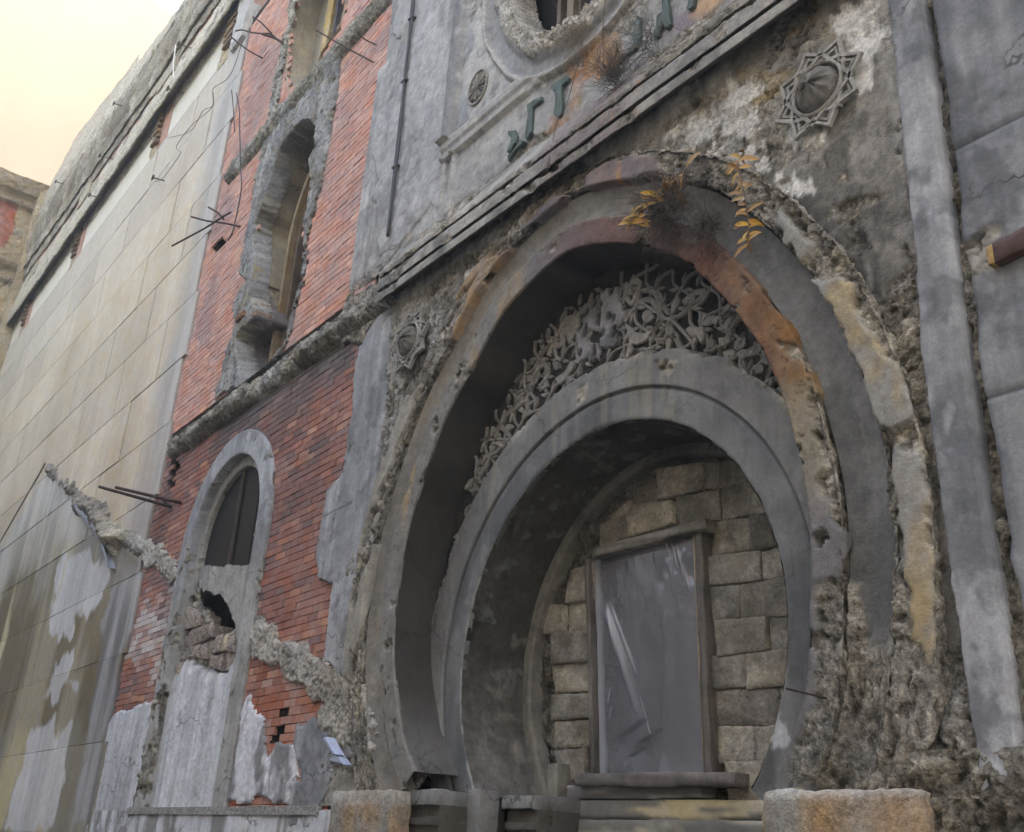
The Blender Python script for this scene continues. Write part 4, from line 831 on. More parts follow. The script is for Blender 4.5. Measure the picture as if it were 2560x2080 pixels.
hh = hh * (1 - cove) + cove * (.05 - .085 * np.sin(np.clip((oc - .2) / .2, 0, 1) * math.pi)) + ring_in * (.05 + 1.0 * h)
lip_ = sm(.385, .395, oc) * sm(.445, .435, oc + .02 * n2); hh = np.maximum(hh, lip_ * .065); brk = brk * (1 - cove) * (1 - lip_)
C = mixc(C, np.array((.40, .39, .365)) * (1 + .15 * n2)[..., None], lip_ * .7)
C = mixc(C, np.array((.27, .27, .27)) * (1 + .15 * n2)[..., None], cove * .85); C = mixc(C, mixc((.30, .28, .24), (.50, .47, .41), np.clip(.5 + n2, 0, 1)), ring_in * .85)
hh = hh - sm(.0, -.03, oc) * .3
surf('frieze_wall', X, -hh, Z, wa(C, np.clip(np.maximum(brk * (1 - gp), ring_in), .10, 1)), M_rub, portal, mask=oc > -.055)
ocw = surf('round_window_pane', *[np.array(a, float) for a in (np.array([[-6.3, -6.3], [-4.4, -4.4]]), np.full((2, 2), .32), np.array([[8.1, 9.9], [8.1, 9.9]]))], (.02, .02, .03), M_glass, portal)
for k, (x, wd, cl) in enumerate(((-5.62, .05, (.16, .12, .09)), (-5.46, .09, (.22, .18, .13)), (-5.33, .04, (.12, .10, .08)))):
    box('window_post', x - wd / 2, x + wd / 2, .18, .27, 8.2, 9.9, cl, M_wood, portal)
box('window_board', -5.28, -4.9, .25, .3, 8.2, 9.9, (.08, .085, .20), M_metal, portal)
for i in range(7):
    lt = extr('letter', A('letter%d' % i), -.02, -.055, mixc(np.array((.035, .045, .04)), np.array((.11, .165, .145)), np.array(.15 + .5 * rng.random())), M_bronze, portal, .006)
# carved corner rosette beside the round window
rx, rz = T['rosette'][0]
a = np.linspace(0, 2 * math.pi, 40); ros = tube('rosette', np.stack([rx + .15 * np.cos(a), np.full(40, -.035), rz + .19 * np.sin(a)], 1), .013, (.30, .29, .26), M_carve, portal, 6, 1)
for k in range(11):
    an = k * 2 * math.pi / 11; L = .065; pts = crom(np.array([(rx + (.085 + px) * math.cos(an) - pz * math.sin(an), rz + 1.2 * ((.085 + px) * math.sin(an) + pz * math.cos(an))) for px, pz in ((-L, 0), (.2 * L, .33 * L), (.8 * L, 0), (.2 * L, -.33 * L), (-L, 0))]), 3)[:-1]
    extr('petal', pts, -.01, -.045 + rng.uniform(-.008, .008), np.array((.20, .19, .165)) * rng.uniform(.6, 1.3), M_carve, ros, .002)
rough_box('boss', rx - .035, rx + .035, -.06, 0, rz - .04, rz + .04, .012, .006, plain((.14, .135, .12), (.25, .24, .21), 3), M_carve, ros, .02)

# ---- star medallions
def star(cx, cz, r, c, yb=-.052):
    m = 16; a0 = math.radians(11)
    def ring(rr, fr, w):
        out = []
        for rad in (rr, rr - w):
            out.append([(cx + (rad if k % 2 == 0 else rad * fr) * math.cos(a0 + k * math.pi / 8), cz + (rad if k % 2 == 0 else rad * fr) * math.sin(a0 + k * math.pi / 8)) for k in range(m)])
        return out
    root = None
    V = []; F = []
    def strip(o, i, y):
        b = len(V); n = len(o)
        for P, yy in ((o, y + .03), (o, y), (i, y), (i, y + .03)): V.extend([(x, yy, z) for x, z in P])
        for k in range(n):
            j = (k + 1) % n
            for q in range(3): F.append((b + q * n + k, b + q * n + j, b + (q + 1) * n + j, b + (q + 1) * n + k))
    o, i = ring(r, .74, .028); strip(o, i, yb - .03)
    root = link('star_medallion', [(x + rng.normal(0, .003), y, z + rng.normal(0, .003)) for x, y, z in V], F, c, M_carve, portal, False)
    V, F = [], []
    o, i = ring(r * .84, .74, .022); strip(o, i, yb - .022); link('inner_star', V, F, np.array(c) * .85, M_carve, root, False)
    for k in range(2):
        V, F = [], []; a = a0 + math.pi / 8 + k * math.pi / 4
        sq = lambda q: [(cx + q * math.cos(a + j * math.pi / 2), cz + q * math.sin(a + j * math.pi / 2)) for j in range(4)]
        strip(sq(r * .80), sq(r * .70), yb - .026 - .004 * k); link('interlaced_square', V, F, np.array(c) * .95, M_carve, root, False)
    # fluted shell in the middle
    uu, vv = np.meshgrid(np.linspace(0, math.pi * 2, 49), np.linspace(0, 1, 10), indexing='ij')
    rr = r * .46 * vv; dome = np.sqrt(np.clip(1 - vv ** 2, 0, 1)) * .11 * (1 - .22 * np.abs(np.sin(uu * 5)))
    worn = .006 * fbm(uu, vv * 2, 3, 4, int(cx * 10)) * (vv > .01)
    surf('shell', cx + rr * np.cos(uu), yb - .005 - dome - worn, cz + rr * np.sin(uu), np.array(c) * .55, M_carve, root)
    uu, vv = np.meshgrid(np.linspace(0, 2 * math.pi, 33), np.linspace(.50, .56, 3), indexing='ij')
    surf('shell_rim', cx + r * vv * np.cos(uu), yb - .03 - .015 * np.sin((vv - .5) / .06 * math.pi), cz + r * vv * np.sin(uu), np.array(c), M_carve, root)
    return root
star(*T['starR'][0], .315, (.30, .29, .265)); star(*T['starL'][0], .315, (.27, .26, .235))

# ---- tympanum carving
def Tr(n): return A('ty_' + n)
ccv = np.array((.215, .205, .188))
def plate(name, key, seed, light):
    P = Tr(key); x0, z0 = P.min(0) - .05; x1, z1 = P.max(0) + .05
    X, Z = grid(x0, x1, z0, z1, .011); d = shard(X, Z, sdf(X, Z, P, .3), .012, seed, 14)
    hl = np.zeros(X.shape); r_ = np.random.default_rng(seed)
    for k in range(26):
        hx, hz = r_.uniform(x0, x1), r_.uniform(z0, z1); hl = np.maximum(hl, sm(.034, .018, np.hypot(X - hx, (Z - hz) * .8)))
    n = fbm(X, Z, 6, 5, seed); C = mixc(np.array((.14, .135, .135)), np.array((.27, .27, .275)) * light, np.clip(.5 + .8 * n, 0, 1)); C = C * (1 - .7 * hl)[..., None]
    surf(name, X, .338 + .025 * hl - .001 * n + .035 * sm(-.015, 0.004, d), Z, C, M_carve, portal, mask=d < .008, smooth=False)
plate('perforated_plate', 'plate1', 3, 1.15); plate('perforated_plate', 'plate2', 5, 1.)
for k in ('scroll1', 'scroll2', 'arc1', 'arc2', 'ell1', 'wave1', 'wave2', 'wave3', 'wave4', 'wave5', 'wave6', 'wave7', 'curl', 'slab'):
    P = ribbon(Tr(k), .034 if k != 'slab' else .06, .055 if k.startswith(('scroll', 'arc')) else .03, 6)
    extr('scroll', P, .375, .345 + rng.uniform(-.006, .010), ccv * rng.uniform(.8, 1.25), M_carve, portal, .001)
for k in 'ABCDEFGHIJKLMNOPQ': extr('leaf_relief', crom(np.r_[Tr('leaf' + k), Tr('leaf' + k)[:1]], 3)[:-1], .375, .345 + rng.uniform(-.006, .010), ccv * rng.uniform(.75, 1.3), M_carve, portal, .002)
for k in ('shield', 'bird', 'ov1', 'ov2', 'disc', 'slab2'): extr('relief', crom(np.r_[Tr(k), Tr(k)[:1]], 3)[:-1], .375, .345 + rng.uniform(-.01, .02), ccv * rng.uniform(.9, 1.25), M_carve, portal, .0015)
for k in range(1, 8): extr('bar', ribbon(Tr('bar%d' % k), .022, .022, 2), .375, .342, ccv * 1.25, M_carve, portal, .003)
# interlaced strapwork with small pointed leaves across the crown of the crescent
lat = []
for i in range(-11, 12):
    for j in range(-11, 12):
        a0 = math.radians(22); u_, v_ = i * .205, j * .205
        lat.append((-4.52 + u_ * math.cos(a0) - v_ * math.sin(a0), 5.22 + u_ * math.sin(a0) + v_ * math.cos(a0), i, j))
def free(x, z, m=.05): return np.hypot(x - XC, z - RZ) > 2.04 + m * .5 and inside(x, z, arch_coarse) and np.min(np.hypot(arch_p[:, 0] - x, arch_p[:, 1] - z)) > m and not inside(x, z, T['ty_plate1']) and not inside(x, z, T['ty_plate2']) and z > 4.3
for x, z, i, j in lat:
    for q, (di, dj) in enumerate(((1, 0), (0, 1))):
        a0 = math.radians(22); dx = .205 * (di * math.cos(a0) - dj * math.sin(a0)); dz = .205 * (di * math.sin(a0) + dj * math.cos(a0))
        if (free(x, z) or free(x + dx, z + dz)) and np.hypot(x - XC, z - RZ) > 1.95 and np.hypot(x + dx - XC, z + dz - RZ) > 1.95 and rng.random() < .95:
            b_ = .045 * (1 if (i + j) % 2 else -1); extr('strap', ribbon([(x, z), (x + dx / 2 - dz * b_ * 4, z + dz / 2 + dx * b_ * 4), (x + dx, z + dz)], .024, .024, 4), .375, .35 + .003 * q, ccv * rng.uniform(.85, 1.2), M_carve, portal, .001)
    for q in range(4):
        an = math.radians(22 + 45) + q * math.pi / 2 + rng.normal(0, .08); L = .048; cx_, cz_ = x + .078 * math.cos(an), z + .078 * math.sin(an)
        if free(cx_, cz_, .06) and rng.random() < .8:
            pts = crom(np.array([(cx_ + px * math.cos(an) - pz * math.sin(an), cz_ + px * math.sin(an) + pz * math.cos(an)) for px, pz in ((-L, 0), (-.2 * L, .36 * L), (L, 0), (-.2 * L, -.36 * L), (-L, 0))]), 3)[:-1]
            extr('leaf_relief', pts, .375, .35 + rng.uniform(-.004, .006), ccv * rng.uniform(.8, 1.25), M_carve, portal, .001)
# many smaller broken leaves and curls filling the crescent, mostly on the crumbling side
cnt = 0; tries = 0
while cnt < 85 and tries < 4000:
    tries += 1
    a = math.radians(rng.uniform(-2, 190) if rng.random() < .5 else rng.uniform(0, 75)); r = rng.uniform(2.03, 2.75)
    x, z = XC + r * math.cos(a), RZ + r * math.sin(a)
    if z < 3.05 or not inside(x, z, arch_coarse): continue
    dedge = np.min(np.hypot(arch_p[:, 0] - x, arch_p[:, 1] - z))
    if dedge < .05: continue
    if -5.72 < x < -4.9 and z > 4.95: continue
    if -4.9 <= x < -3.95 and z > 4.75: continue
    L = rng.uniform(.03, .085); wd = L * rng.uniform(.3, .6); an = rng.uniform(0, math.pi * 2); ca, sa = math.cos(an), math.sin(an)
    if rng.random() < .8:
        pts = [(-L, 0), (-.4 * L, wd * .9), (.3 * L, wd), (L, .1 * wd), (.35 * L, -wd * .8), (-.5 * L, -wd * .6)]
        pts = [(x + px * ca - pz * sa, z + px * sa + pz * ca) for px, pz in pts]; pts = crom(np.array(pts + pts[:1]), 3)[:-1]
    else:
        sp = [(x + L * (1 - k / 9) * math.cos(an + k * .8) * 1.1, z + L * (1 - k / 9) * math.sin(an + k * .8) * 1.1) for k in range(8)]
        pts = ribbon(sp, .022, .014, 3)
    extr('leaf_relief' if cnt % 3 else 'scroll', pts, .385, .35 + rng.uniform(-.01, .015), ccv * rng.uniform(.6, 1.35), M_carve, portal, .004); cnt += 1

# ---- pilaster beside the portal and the pedestals
zz = np.arange(1.93, 7.2, ST); pl = A('pilas_l'); prr = A('pilas_r'); sdl = A('side_l')
def at_z(P, z, ext): 
    o = np.argsort(P[:, 1]); return np.interp(z, P[o, 1], P[o, 0])
lx = np.interp(zz, [1.9, 2.4, 3.0, 3.6, 4.0, 4.22, 4.5, 5.0, 5.4, 6.2, 7.2], [-2.33, -2.345, -2.36, -2.37, -2.372, -2.36, -2.345, -2.34, -2.335, -2.33, -2.325]) + .007 * fbm(zz, zz * 0 + 3, 14, 5, 3, .65)
rx_ = np.interp(zz, [1.9, 2.5, 2.9, 3.5, 4.3, 5.0, 6.0, 7.2], [-2.155, -2.16, -2.162, -2.165, -2.162, -2.15, -2.14, -2.13]) + .004 * fbm(zz, zz * 0 + 8, 12, 5, 4, .6)
uu = np.linspace(0, 1, 20); Zg, Ug = np.meshgrid(zz, uu, indexing='ij'); Xg = lx[:, None] * (1 - Ug) + rx_[:, None] * Ug
_, pc = plaster(Xg, Zg, 101, (.175, .185, .20), (.35, .36, .375), .6)
wv = sm(.3, .6, fbm(Xg * 2, Zg, 2.6, 5, 102) + .6 * sm(3.2, 2.4, Zg) - .15); pc = mixc(pc, np.array((.42, .43, .45)), wv * .6)
hp = .075 + .006 * fbm(Xg, Zg, 3, 5, 103); edge = np.minimum(Ug, 1 - Ug) * .23
hp = np.where((Ug == 0) | (Ug == 1), -.04, hp)
surf('pilaster', Xg, -hp, Zg, pc, M_pla, portal, flip=True)
# rough joint between pilaster and side wall
Xg, Zg = grid(-2.30, -1.94, 1.93, 7.2, ST); h, c = rubble(Xg, Zg, 111, .8)
surf('rough_joint', Xg, .035 - 1.3 * h, Zg, c, M_rub, portal)
def pedc(P):
    n = fbm(P[:, 0] * 4 + P[:, 1], P[:, 2] * 1.2, 1.5, 5, 6); n2 = fbm(P[:, 0], P[:, 2] + P[:, 1], 7, 5, 7)
    c = mixc((.25, .24, .21), (.34, .235, .14), np.clip(.45 + .7 * n + .3 * n2, 0, 1))
    return wa(mixc(c, np.array((.42, .41, .38)), sm(1.90, 1.965, P[:, 2]) * .75), .5)
rough_box('pedestal', -3.36, -2.54, -.17, .2, 1.0, 1.972, .025, .018, pedc, M_rub, portal, .035)
rough_box('pedestal', -7.62, -6.72, -.13, .05, 1.0, 2.03, .025, .014, pedc, M_rub, portal, .02)
Xg, Zg = grid(-2.56, -1.6, 1.0, 2.1, .02); h, c = rubble(Xg, Zg, 121)
surf('broken_plinth', Xg, -.08 - 1.6 * h - .04 * fbm(Xg, Zg, 2, 4, 8), Zg, c, M_rub, portal)

# ================================================================== side wall beyond the pilaster
side = thing('side_wall', 'smooth blue-grey rendered wall beyond the pilaster, with one broken patch', 'wall', (-1.5, 0, 0))
zz = np.arange(1.0, 7.6, .02); lx = np.interp(zz, np.sort(sdl[:, 1]), sdl[np.argsort(sdl[:, 1]), 0]) + .012 * fbm(zz, zz * 0 + 2, 5, 4, 6)
uu = np.linspace(0, 1, 66); Zg, Ug = np.meshgrid(zz, uu, indexing='ij'); Xg = lx[:, None] * (1 - Ug) + (-.8) * Ug
_, pc = plaster(Xg, Zg, 131, (.135, .145, .16), (.285, .293, .305), .7)
wv = np.exp(-((Xg + 1.98 + .03 * fbm(Zg, Zg * 0, 2, 3, 2)) / .03) ** 2) * sm(4.6, 5.3, Zg) * np.clip(.5 + fbm(Xg * 4, Zg * 2, 2, 4, 3), 0, 1)
pc = mixc(pc, np.array((.42, .44, .45)), wv * .6)
jt = np.abs(Zg - 4.985 + .0 * Xg) < .012; jt2 = np.abs(Zg - 3.62) < .011
pc = np.where((jt | jt2)[..., None], pc * .5, pc)
bk = sm(.015, -.015, shard(Xg, Zg, sdf(Xg, Zg, A('side_break'), .4), .03, 4, 9)); h, rc = rubble(Xg, Zg, 133, 1.15)
lowr = sm(2.35, 2.1, Zg + .12 * fbm(Xg, Zg, 2, 4, 5)); bk = np.maximum(bk, lowr)
hp = .03 + .004 * fbm(Xg, Zg, 2, 4, 7) - .012 * (jt | jt2) + bk * (-.03 + 1.6 * h) + lowr * .06
hp = np.where(Ug == 0, -.03, hp)
surf('wall_face', Xg, -hp, Zg, mixc(pc, rc, bk), M_pla, side, flip=True)
# ================================================================== brick walls
def brick_col(x, z, hi):
    r = rng.random()
    pal = [(.25, .118, .09), (.215, .10, .08), (.285, .14, .095), (.145, .09, .083), (.345, .19, .125), (.185, .11, .10)]
    c = .022 + 1.2 * np.array(pal[rng.choice(6, p=[.36, .28, .16, .09, .05, .06])]) * rng.uniform(.85, 1.15)
    if hi: c = c * .75 + np.array((.28, .175, .14));  # bright haze over the upper wall put into paler brick
    return c
NX, NZ, NRo = -11.18, 4.84, 1.30                      # niche: axis, springing, outer radius
def in_niche(x, z, r=1.27): return (abs(x - NX) < r and z < NZ) or math.hypot(x - NX, z - NZ) < r
def brick_wall(root, x0, x1, z0, z1, skip, hi, stain):
    CH, BL, JT = .075, .222, .0115; items = []; k0 = int(z0 / CH)
    for k in range(k0, int(z1 / CH)):
        z = k * CH; off = (k % 2) * BL * .5 + .02 * math.sin(k * 1.7)
        x = x0 - off
        while x < x1:
            a, b = max(x, x0), min(x + BL, x1)
            if b - a > .03 and not skip((a + b) / 2, z + CH / 2, a, b): items.append(((a + b) / 2 * .0 + math.hypot((a + b) / 2, 4.2, z - 1.6), a, b - JT, z, z + CH - JT))
            x += BL
    items.sort(key=lambda t: t[0])
    SV, SF, SC = [], [], []
    for n, (d, a, b, z, zt) in enumerate(items):
        j = lambda s: rng.normal(0, s)
        y = j(.0022) - (.006 if rng.random() < .05 else 0) + (.003 if rng.random() < .04 else 0)
        quad = [(a + j(.0015), zt + j(.0012)), (b + j(.0015), zt + j(.0012)), (b + j(.0015), z + j(.0012)), (a + j(.0015), z + j(.0012))]
        V, F = hexa(quad, .035, y, ch=.0035)
        c = stain((a + b) / 2, (z + zt) / 2, brick_col(a, z, hi)); cvn = np.array([c * rng.uniform(.93, 1.07) for _ in V])
        if n < 300: link('brick', V, F, cvn, M_brick, root, False)
        else:
            o = len(SV); SV += V; SF += [tuple(i + o for i in f) for f in F]; SC += list(cvn)
    if SV: link('brickwork', np.array(SV), [tuple(f) for f in SF], np.array(SC), M_brick, root, False)['kind'] = 'stuff'
def sn(x, z, f, s): return float(fbm(np.array([x]), np.array([z]), f, 4, s)[0])
def s01(a, b, x): t = min(1, max(0, (x - a) / (b - a))); return t * t * (3 - 2 * t)
lower = thing('lower_brick_wall', 'lower red brick wall with the tall arched niche and peeling whitewash', 'wall', (-11, 0, 0))
def st_low(x, z, c):
    n = sn(x, z, 1.2, 5); n2 = sn(x, z, 4, 6)
    soot = s01(5.75, 6.45, z + .35 * n + .12 * (x + 9)) * s01(-8.4, -8.75, x - .2 * n)
    c = c * (1 - soot) + np.array((.20, .185, .18)) * (.8 + .3 * n2) * soot
    eff = s01(-.02, .35, n2 + .6 - 1.2 * abs(z - 3.95 - .2 * n)) * s01(-12.3, -12.6, x) * .85
    eff = max(eff, .75 * s01(.1, .6, n2 + .5 * s01(3.2, 2.6, z) - .1) * s01(3.3, 2.9, z) * s01(-9.7, -9.3, x))
    if rng.random() < .35: eff *= .4
    c = c * (1 - eff) + np.array((.56, .53, .51)) * eff
    dk = s01(.1, .7, n) * s01(3.6, 4.4, z) * .45; c = c * (1 - dk) + np.array((.10, .075, .075)) * dk
    fresh = s01(3.3, 2.8, z) * .6; c = c * (1 - fresh) + np.array((.36, .125, .065)) * fresh
    return c
lh = [T['lower_hole']]
brick_wall(lower, -13.98, -7.9, 1.9, 6.78, lambda x, z, a, b: in_niche(x, z, 1.2) or inside(x, z, T['lower_hole']) or inside(x, z, T['wall_h2']) or inside(x, z, T['metal_hole']), False, st_low)
X, Z = grid(-14.0, -7.75, 1.2, 6.8, .03); h, c = rubble(X, Z, 201, .5)
hol = np.minimum.reduce([sdf(X, Z, A(k), .3) for k in ('lower_hole', 'wall_h2', 'metal_hole')])
surf('mortar_bed', X, .017 - .08 * h + .28 * sm(.01, -.05, hol), Z, c * (1 - .75 * sm(.0, -.06, hol))[..., None] * .30, M_rub, lower, mask=(np.abs(X - NX) > 1.2) & (Z <= NZ) | (np.hypot(X - NX, Z - NZ) > 1.2) & (Z > NZ))
# skins of mortar, render and whitewash over the brick
def skin(name, parent, names, step, hgt, cfun, mat, w=.05, f=6, seed=0, rough=.3, box_=None, keep=None):
    P = np.concatenate([A(n) for n in names]); x0, z0 = P.min(0) - .15; x1, z1 = P.max(0) + .15
    X, Z = grid(x0, x1, z0, z1, step); d = shard(X, Z, sdfs(X, Z, names, .5), w, seed, f)
    h, rc = rubble(X, Z, seed + 1); k = sm(.012, -.012, d)
    Y = -(k * hgt + rough * h * k) + .03 * sm(-.002, .02, d)
    return surf(name, X, Y, Z, cfun(X, Z, rc, d), mat, parent, mask=d < .02)
skin('mortar_scar', lower, ['scar_mid', 'scar_low'], .014, .028, lambda X, Z, rc, d: wa(mixc(rc * 1.25, np.array((.43, .415, .375)), .35 + .5 * sm(-.1, .5, fbm(X, Z, 4, 5, 8))), .6), M_rub, .09, 5, 211, 1.0)
def c_grey(X, Z, rc, d): return plaster(X, Z, 221, (.25, .26, .275), (.36, .365, .37), .6)[1]
skin('render_patch', lower, ['grey_low'], .016, .028, c_grey, M_pla, .05, 6, 223, .25)
def c_white(X, Z, rc, d):
    n = fbm(X * 7, Z * .9, 1, 5, 231) * .6 + .6 * fbm(X, Z, 4, 5, 232)
    c = mixc((.22, .22, .225), (.60, .61, .64), sm(-.35, .25, n)); return c
skin('whitewashed_render', lower, ['white_low'], .016, .022, c_white, M_pla, .06, 6, 233, .3)
skin('whitewashed_render', lower, ['white_left'], .016, .024, lambda X, Z, rc, d: mixc((.36, .375, .39), (.56, .575, .60), np.clip(.5 + .8 * fbm(X * 4, Z * .6, 1, 4, 3) , 0, 1)), M_pla, .04, 5, 237, .2)
# grey render strip against the portal
def c_strip(X, Z, rc, d):
    _, c = plaster(X, Z, 241, (.21, .22, .23), (.36, .37, .38), .9)
    jt = (np.abs(Z - 4.52 - .03 * (X + 8.2)) < .008) & (X < -8.05) | (np.abs(Z - 6.03) < .006) & (X < -8.0); return np.where(jt[..., None], c * .5, c)
skin('grey_render_strip', lower, ['strip'], .013, .035, c_strip, M_pla, .025, 9, 243, .12)
# ledge between the two storeys, broken mortar
def ledge(name, parent, x0, x1, zb, zt, dep, seed, light=1.):
    k_ = (4.2 - dep * .8) / 4.2; zb, zt, x0, x1 = 1.6 + (zb - 1.6) * k_, 1.6 + (zt - 1.6) * k_, x0 * k_, x1 * k_
    px = np.arange(x0, x1, .016); prof = [(-.02, zb - .06), (dep * .55, zb - .02), (dep, zb + .05), (dep * .95, (zb + zt) / 2), (dep * .6, zt), (-.02, zt + .04)]
    pr, w = resample(np.array(prof), .014); Tt, Ww = np.meshgrid(px, w, indexing='ij')
    Hh = np.broadcast_to(pr[:, 0], Tt.shape); Zz = np.broadcast_to(pr[:, 1], Tt.shape)
    h, c = rubble(Tt, Ww, seed, light); b = fbm(Tt, Ww * .4, 1.7, 5, seed + 1); ck = fbm(Tt, Ww, 7, 5, seed + 2, .62)
    bite = sm(-.1, .7, b) * .45 + .15 * ck
    moss = sm(.0, .6, fbm(Tt, Ww, 5, 5, seed + 4)) * .55
    c = mixc(c, np.array((.12, .115, .09)), moss); c = mixc(c, np.array((.42, .41, .38)), sm(.35, .8, fbm(Tt, Ww, 3, 5, seed + 6)) * .6)
    return surf(name, Tt, -(Hh * (1 - bite) + 1.1 * h), Zz + .6 * h + .02 * b, c, M_rub, parent)
ledge('broken_ledge', lower, -14.0, -7.85, 6.62, 6.86, .17, 251)
skin('mortar_scar', lower, ['ledge_fill'], .016, .03, lambda X, Z, rc, d: rc * 1.05, M_rub, .07, 5, 257, 1.0)
box('plinth_ledge', -12.6, -8.0, -.05, .05, 1.86, 1.93, (.30, .295, .28), M_rub, lower, .012)
X, Z = grid(-14, -7.6, 1.0, 1.87, .03); n = fbm(X * 6, Z * 1.2, 1, 5, 262)
surf('whitewashed_render', X, -.028 - .01 * fbm(X, Z, 3, 5, 3), Z, mixc((.25, .25, .245), (.58, .60, .63), sm(-.4, .3, n + .3 * fbm(X, Z, 5, 4, 9))), M_pla, lower)
# --- niche frame
pts = [(NX - .98, 1.93), (NX - .98, 3.0), (NX - .98, NZ)] + [(NX + .98 * math.cos(a), NZ + .98 * math.sin(a)) for a in np.linspace(math.pi, 0, 60)[1:]] + [(NX + .98, 3.0), (NX + .98, 1.93)]
npth, ns = resample(np.array(pts), .016)
nt = np.gradient(npth, axis=0); nt /= np.linalg.norm(nt, axis=1)[:, None]; nn_ = np.stack([-nt[:, 1], nt[:, 0]], 1)
def f_niche(Tt, W, S, H, X, Z):
    _, c = plaster(X, Z, 271, (.24, .25, .265), (.38, .39, .40), .9); n = fbm(Tt, W, 5, 5, 272, .6)
    h, rc = rubble(Tt, W, 273)
    bk = sm(.3, .45, n + .55 * sm(4.4, 3.6, Z) * (X < NX) + .15 * sm(.22, .3, S) - .3)
    c = mixc(c, np.array((.33, .32, .28)), sm(4.8, 4.0, Z) * .5); dn = bk * (-.022 + 1.4 * h) + .003 * n
    dark = sm(.0, -.01, H) * 0; return dn, mixc(c, rc * .95, bk)
nf = sweep('niche_surround', [(-.002, -.14), (0, .035), (.01, .045), (.28, .045), (.30, .035), (.302, -.02)], npth, ns, nn_, f_niche, M_pla, lower, .016)
def f_ninner(Tt, W, S, H, X, Z):
    _, c = plaster(X, Z, 281, (.25, .245, .225), (.36, .35, .32), .4); h, rc = rubble(Tt, W, 283)
    ch = sm(.25, .5, fbm(Tt, W, 5, 5, 284)); return ch * (.9 * h) + .002, mixc(c, rc * 1.1, ch)
mk = npth[:, 1] > 4.3
p2 = npth[mk]; s2 = ns[mk]; n2_ = nn_[mk]
sweep('niche_inner_band', [(-.125, -.14), (-.12, -.015), (-.11, -.005), (.0, .0)], p2, s2, n2_, f_ninner, M_pla, lower, .016, y0=.07)
nw = thing('niche_window', 'dark arched window pane with one thin glazing bar inside the tall niche', 'window', (NX, .2, 4.4))
V = [(NX - .92, .14, 4.3), (NX + .92, .14, 4.3), (NX + .92, .14, NZ)] + [(NX + .92 * math.cos(a), .14, NZ + .92 * math.sin(a)) for a in np.linspace(0, math.pi, 24)[1:-1]] + [(NX - .92, .14, NZ)]
link('pane', V, [tuple(range(len(V)))], (.02, .02, .02), M_glass, nw, False)
box('glazing_bar', NX - .02, NX + .0, .10, .135, 4.3, NZ + .88, (.10, .085, .07), M_rust, nw)
for dx in (.5,): box('glazing_bar', NX + dx, NX + dx + .008, 0.125, .135, 4.3, NZ + .6, (.05, .045, .04), M_rust, nw)
X, Z = grid(NX - 1.0, NX + 1.0, 1.9, 4.80, .014)
hole = shard(X, Z, sdf(X, Z, A('n_hole'), .4), .035, 5, 9); cav = shard(X, Z, sdf(X, Z, A('n_cavity'), .4), .05, 6, 7)
h, rc = rubble(X, Z, 291); _, pc = plaster(X, Z, 292, (.25, .245, .225), (.35, .34, .315), .5)
wh = sm(3.5, 3.25, Z + .14 * fbm(X * 4, Z, 2, 4, 293)); n = fbm(X * 8, Z * .7, 1, 5, 294)
wcol = mixc((.42, .435, .45), (.62, .635, .66), np.clip(.55 + .7 * n, 0, 1)); edge = sm(.75, .95, np.abs(X - NX) + .03 * n) * .6; wcol = mixc(wcol, np.array((.33, .325, .30)), edge)
k = sm(.01, -.02, cav); C = mixc(mixc(pc, wcol, wh), rc * .95, k * (1 - .0 * wh)); Y = .09 - .2 * h * (1 - k) + k * (.05 - 2.2 * h) - .045 * wh * (1 - k)
surf('niche_panel', X, Y, Z, C, M_pla, lower, mask=(hole > 0) & (Z < 4.38 + .17 * (NX + .9 - X) + .02 * fbm(X, Z, 8, 4, 3)))
V = [(NX - 1.0, .62, 2.0), (NX + 1.0, .62, 2.0), (NX + 1.0, .62, 4.4), (NX - 1.0, .62, 4.4)]
link('hole_back', V, [(0, 1, 2, 3)], (.03, .028, .025), M_dark, lower, False)
for i in range(15):
    P = A('nb%d' % i); V, F = hexa(P if P[0][1] > P[2][1] else P[::-1], .3, .06 + rng.uniform(-.03, .04), 5, 4, .016, .01, .006, i, 11)
    link('rubble_brick', V, F, np.array((.29, .245, .21)) * rng.uniform(.8, 1.25) if i not in (9,) else (.47, .42, .33), M_rub, lower, False)

upper = thing('upper_brick_wall', 'upper red brick wall with a burnt-out lancet window above the broken ledge', 'wall', (-11, 0, 7))
def st_up(x, z, c):
    n = sn(x, z, 1.0, 15); n2 = sn(x, z, 3, 16)
    d = s01(.15, .7, n) * .5; c = c * (1 - d) + np.array((.25, .20, .21)) * d
    e = s01(.3, .8, n2) * .3; return c * (1 - e) + np.array((.48, .30, .22)) * e
LS = T['lan_sur']; LH = T['lan_hole']; RH = T['rec_hole']
def skip_up(x, z, a, b):
    return inside(x, z, LH) or inside(x, z, RH) or inside(x, z, T['wall_h1']) or (-11.9 < x < -10.3 and 7 < z < 11.1 and inside(x, z, LS))
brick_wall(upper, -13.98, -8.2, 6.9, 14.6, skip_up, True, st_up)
X, Z = grid(-14.0, -8.0, 6.8, 14.7, .035); h, c = rubble(X, Z, 301, .5)
hol = np.minimum(sdf(X, Z, np.array(LH), .3), sdf(X, Z, np.array(RH), .3)); wh1 = sdf(X, Z, A('wall_h1'), .3)
surf('mortar_bed', X, .017 - .08 * h + .3 * sm(.01, -.06, wh1), Z, c * .36, M_rub, upper, mask=hol > 0)
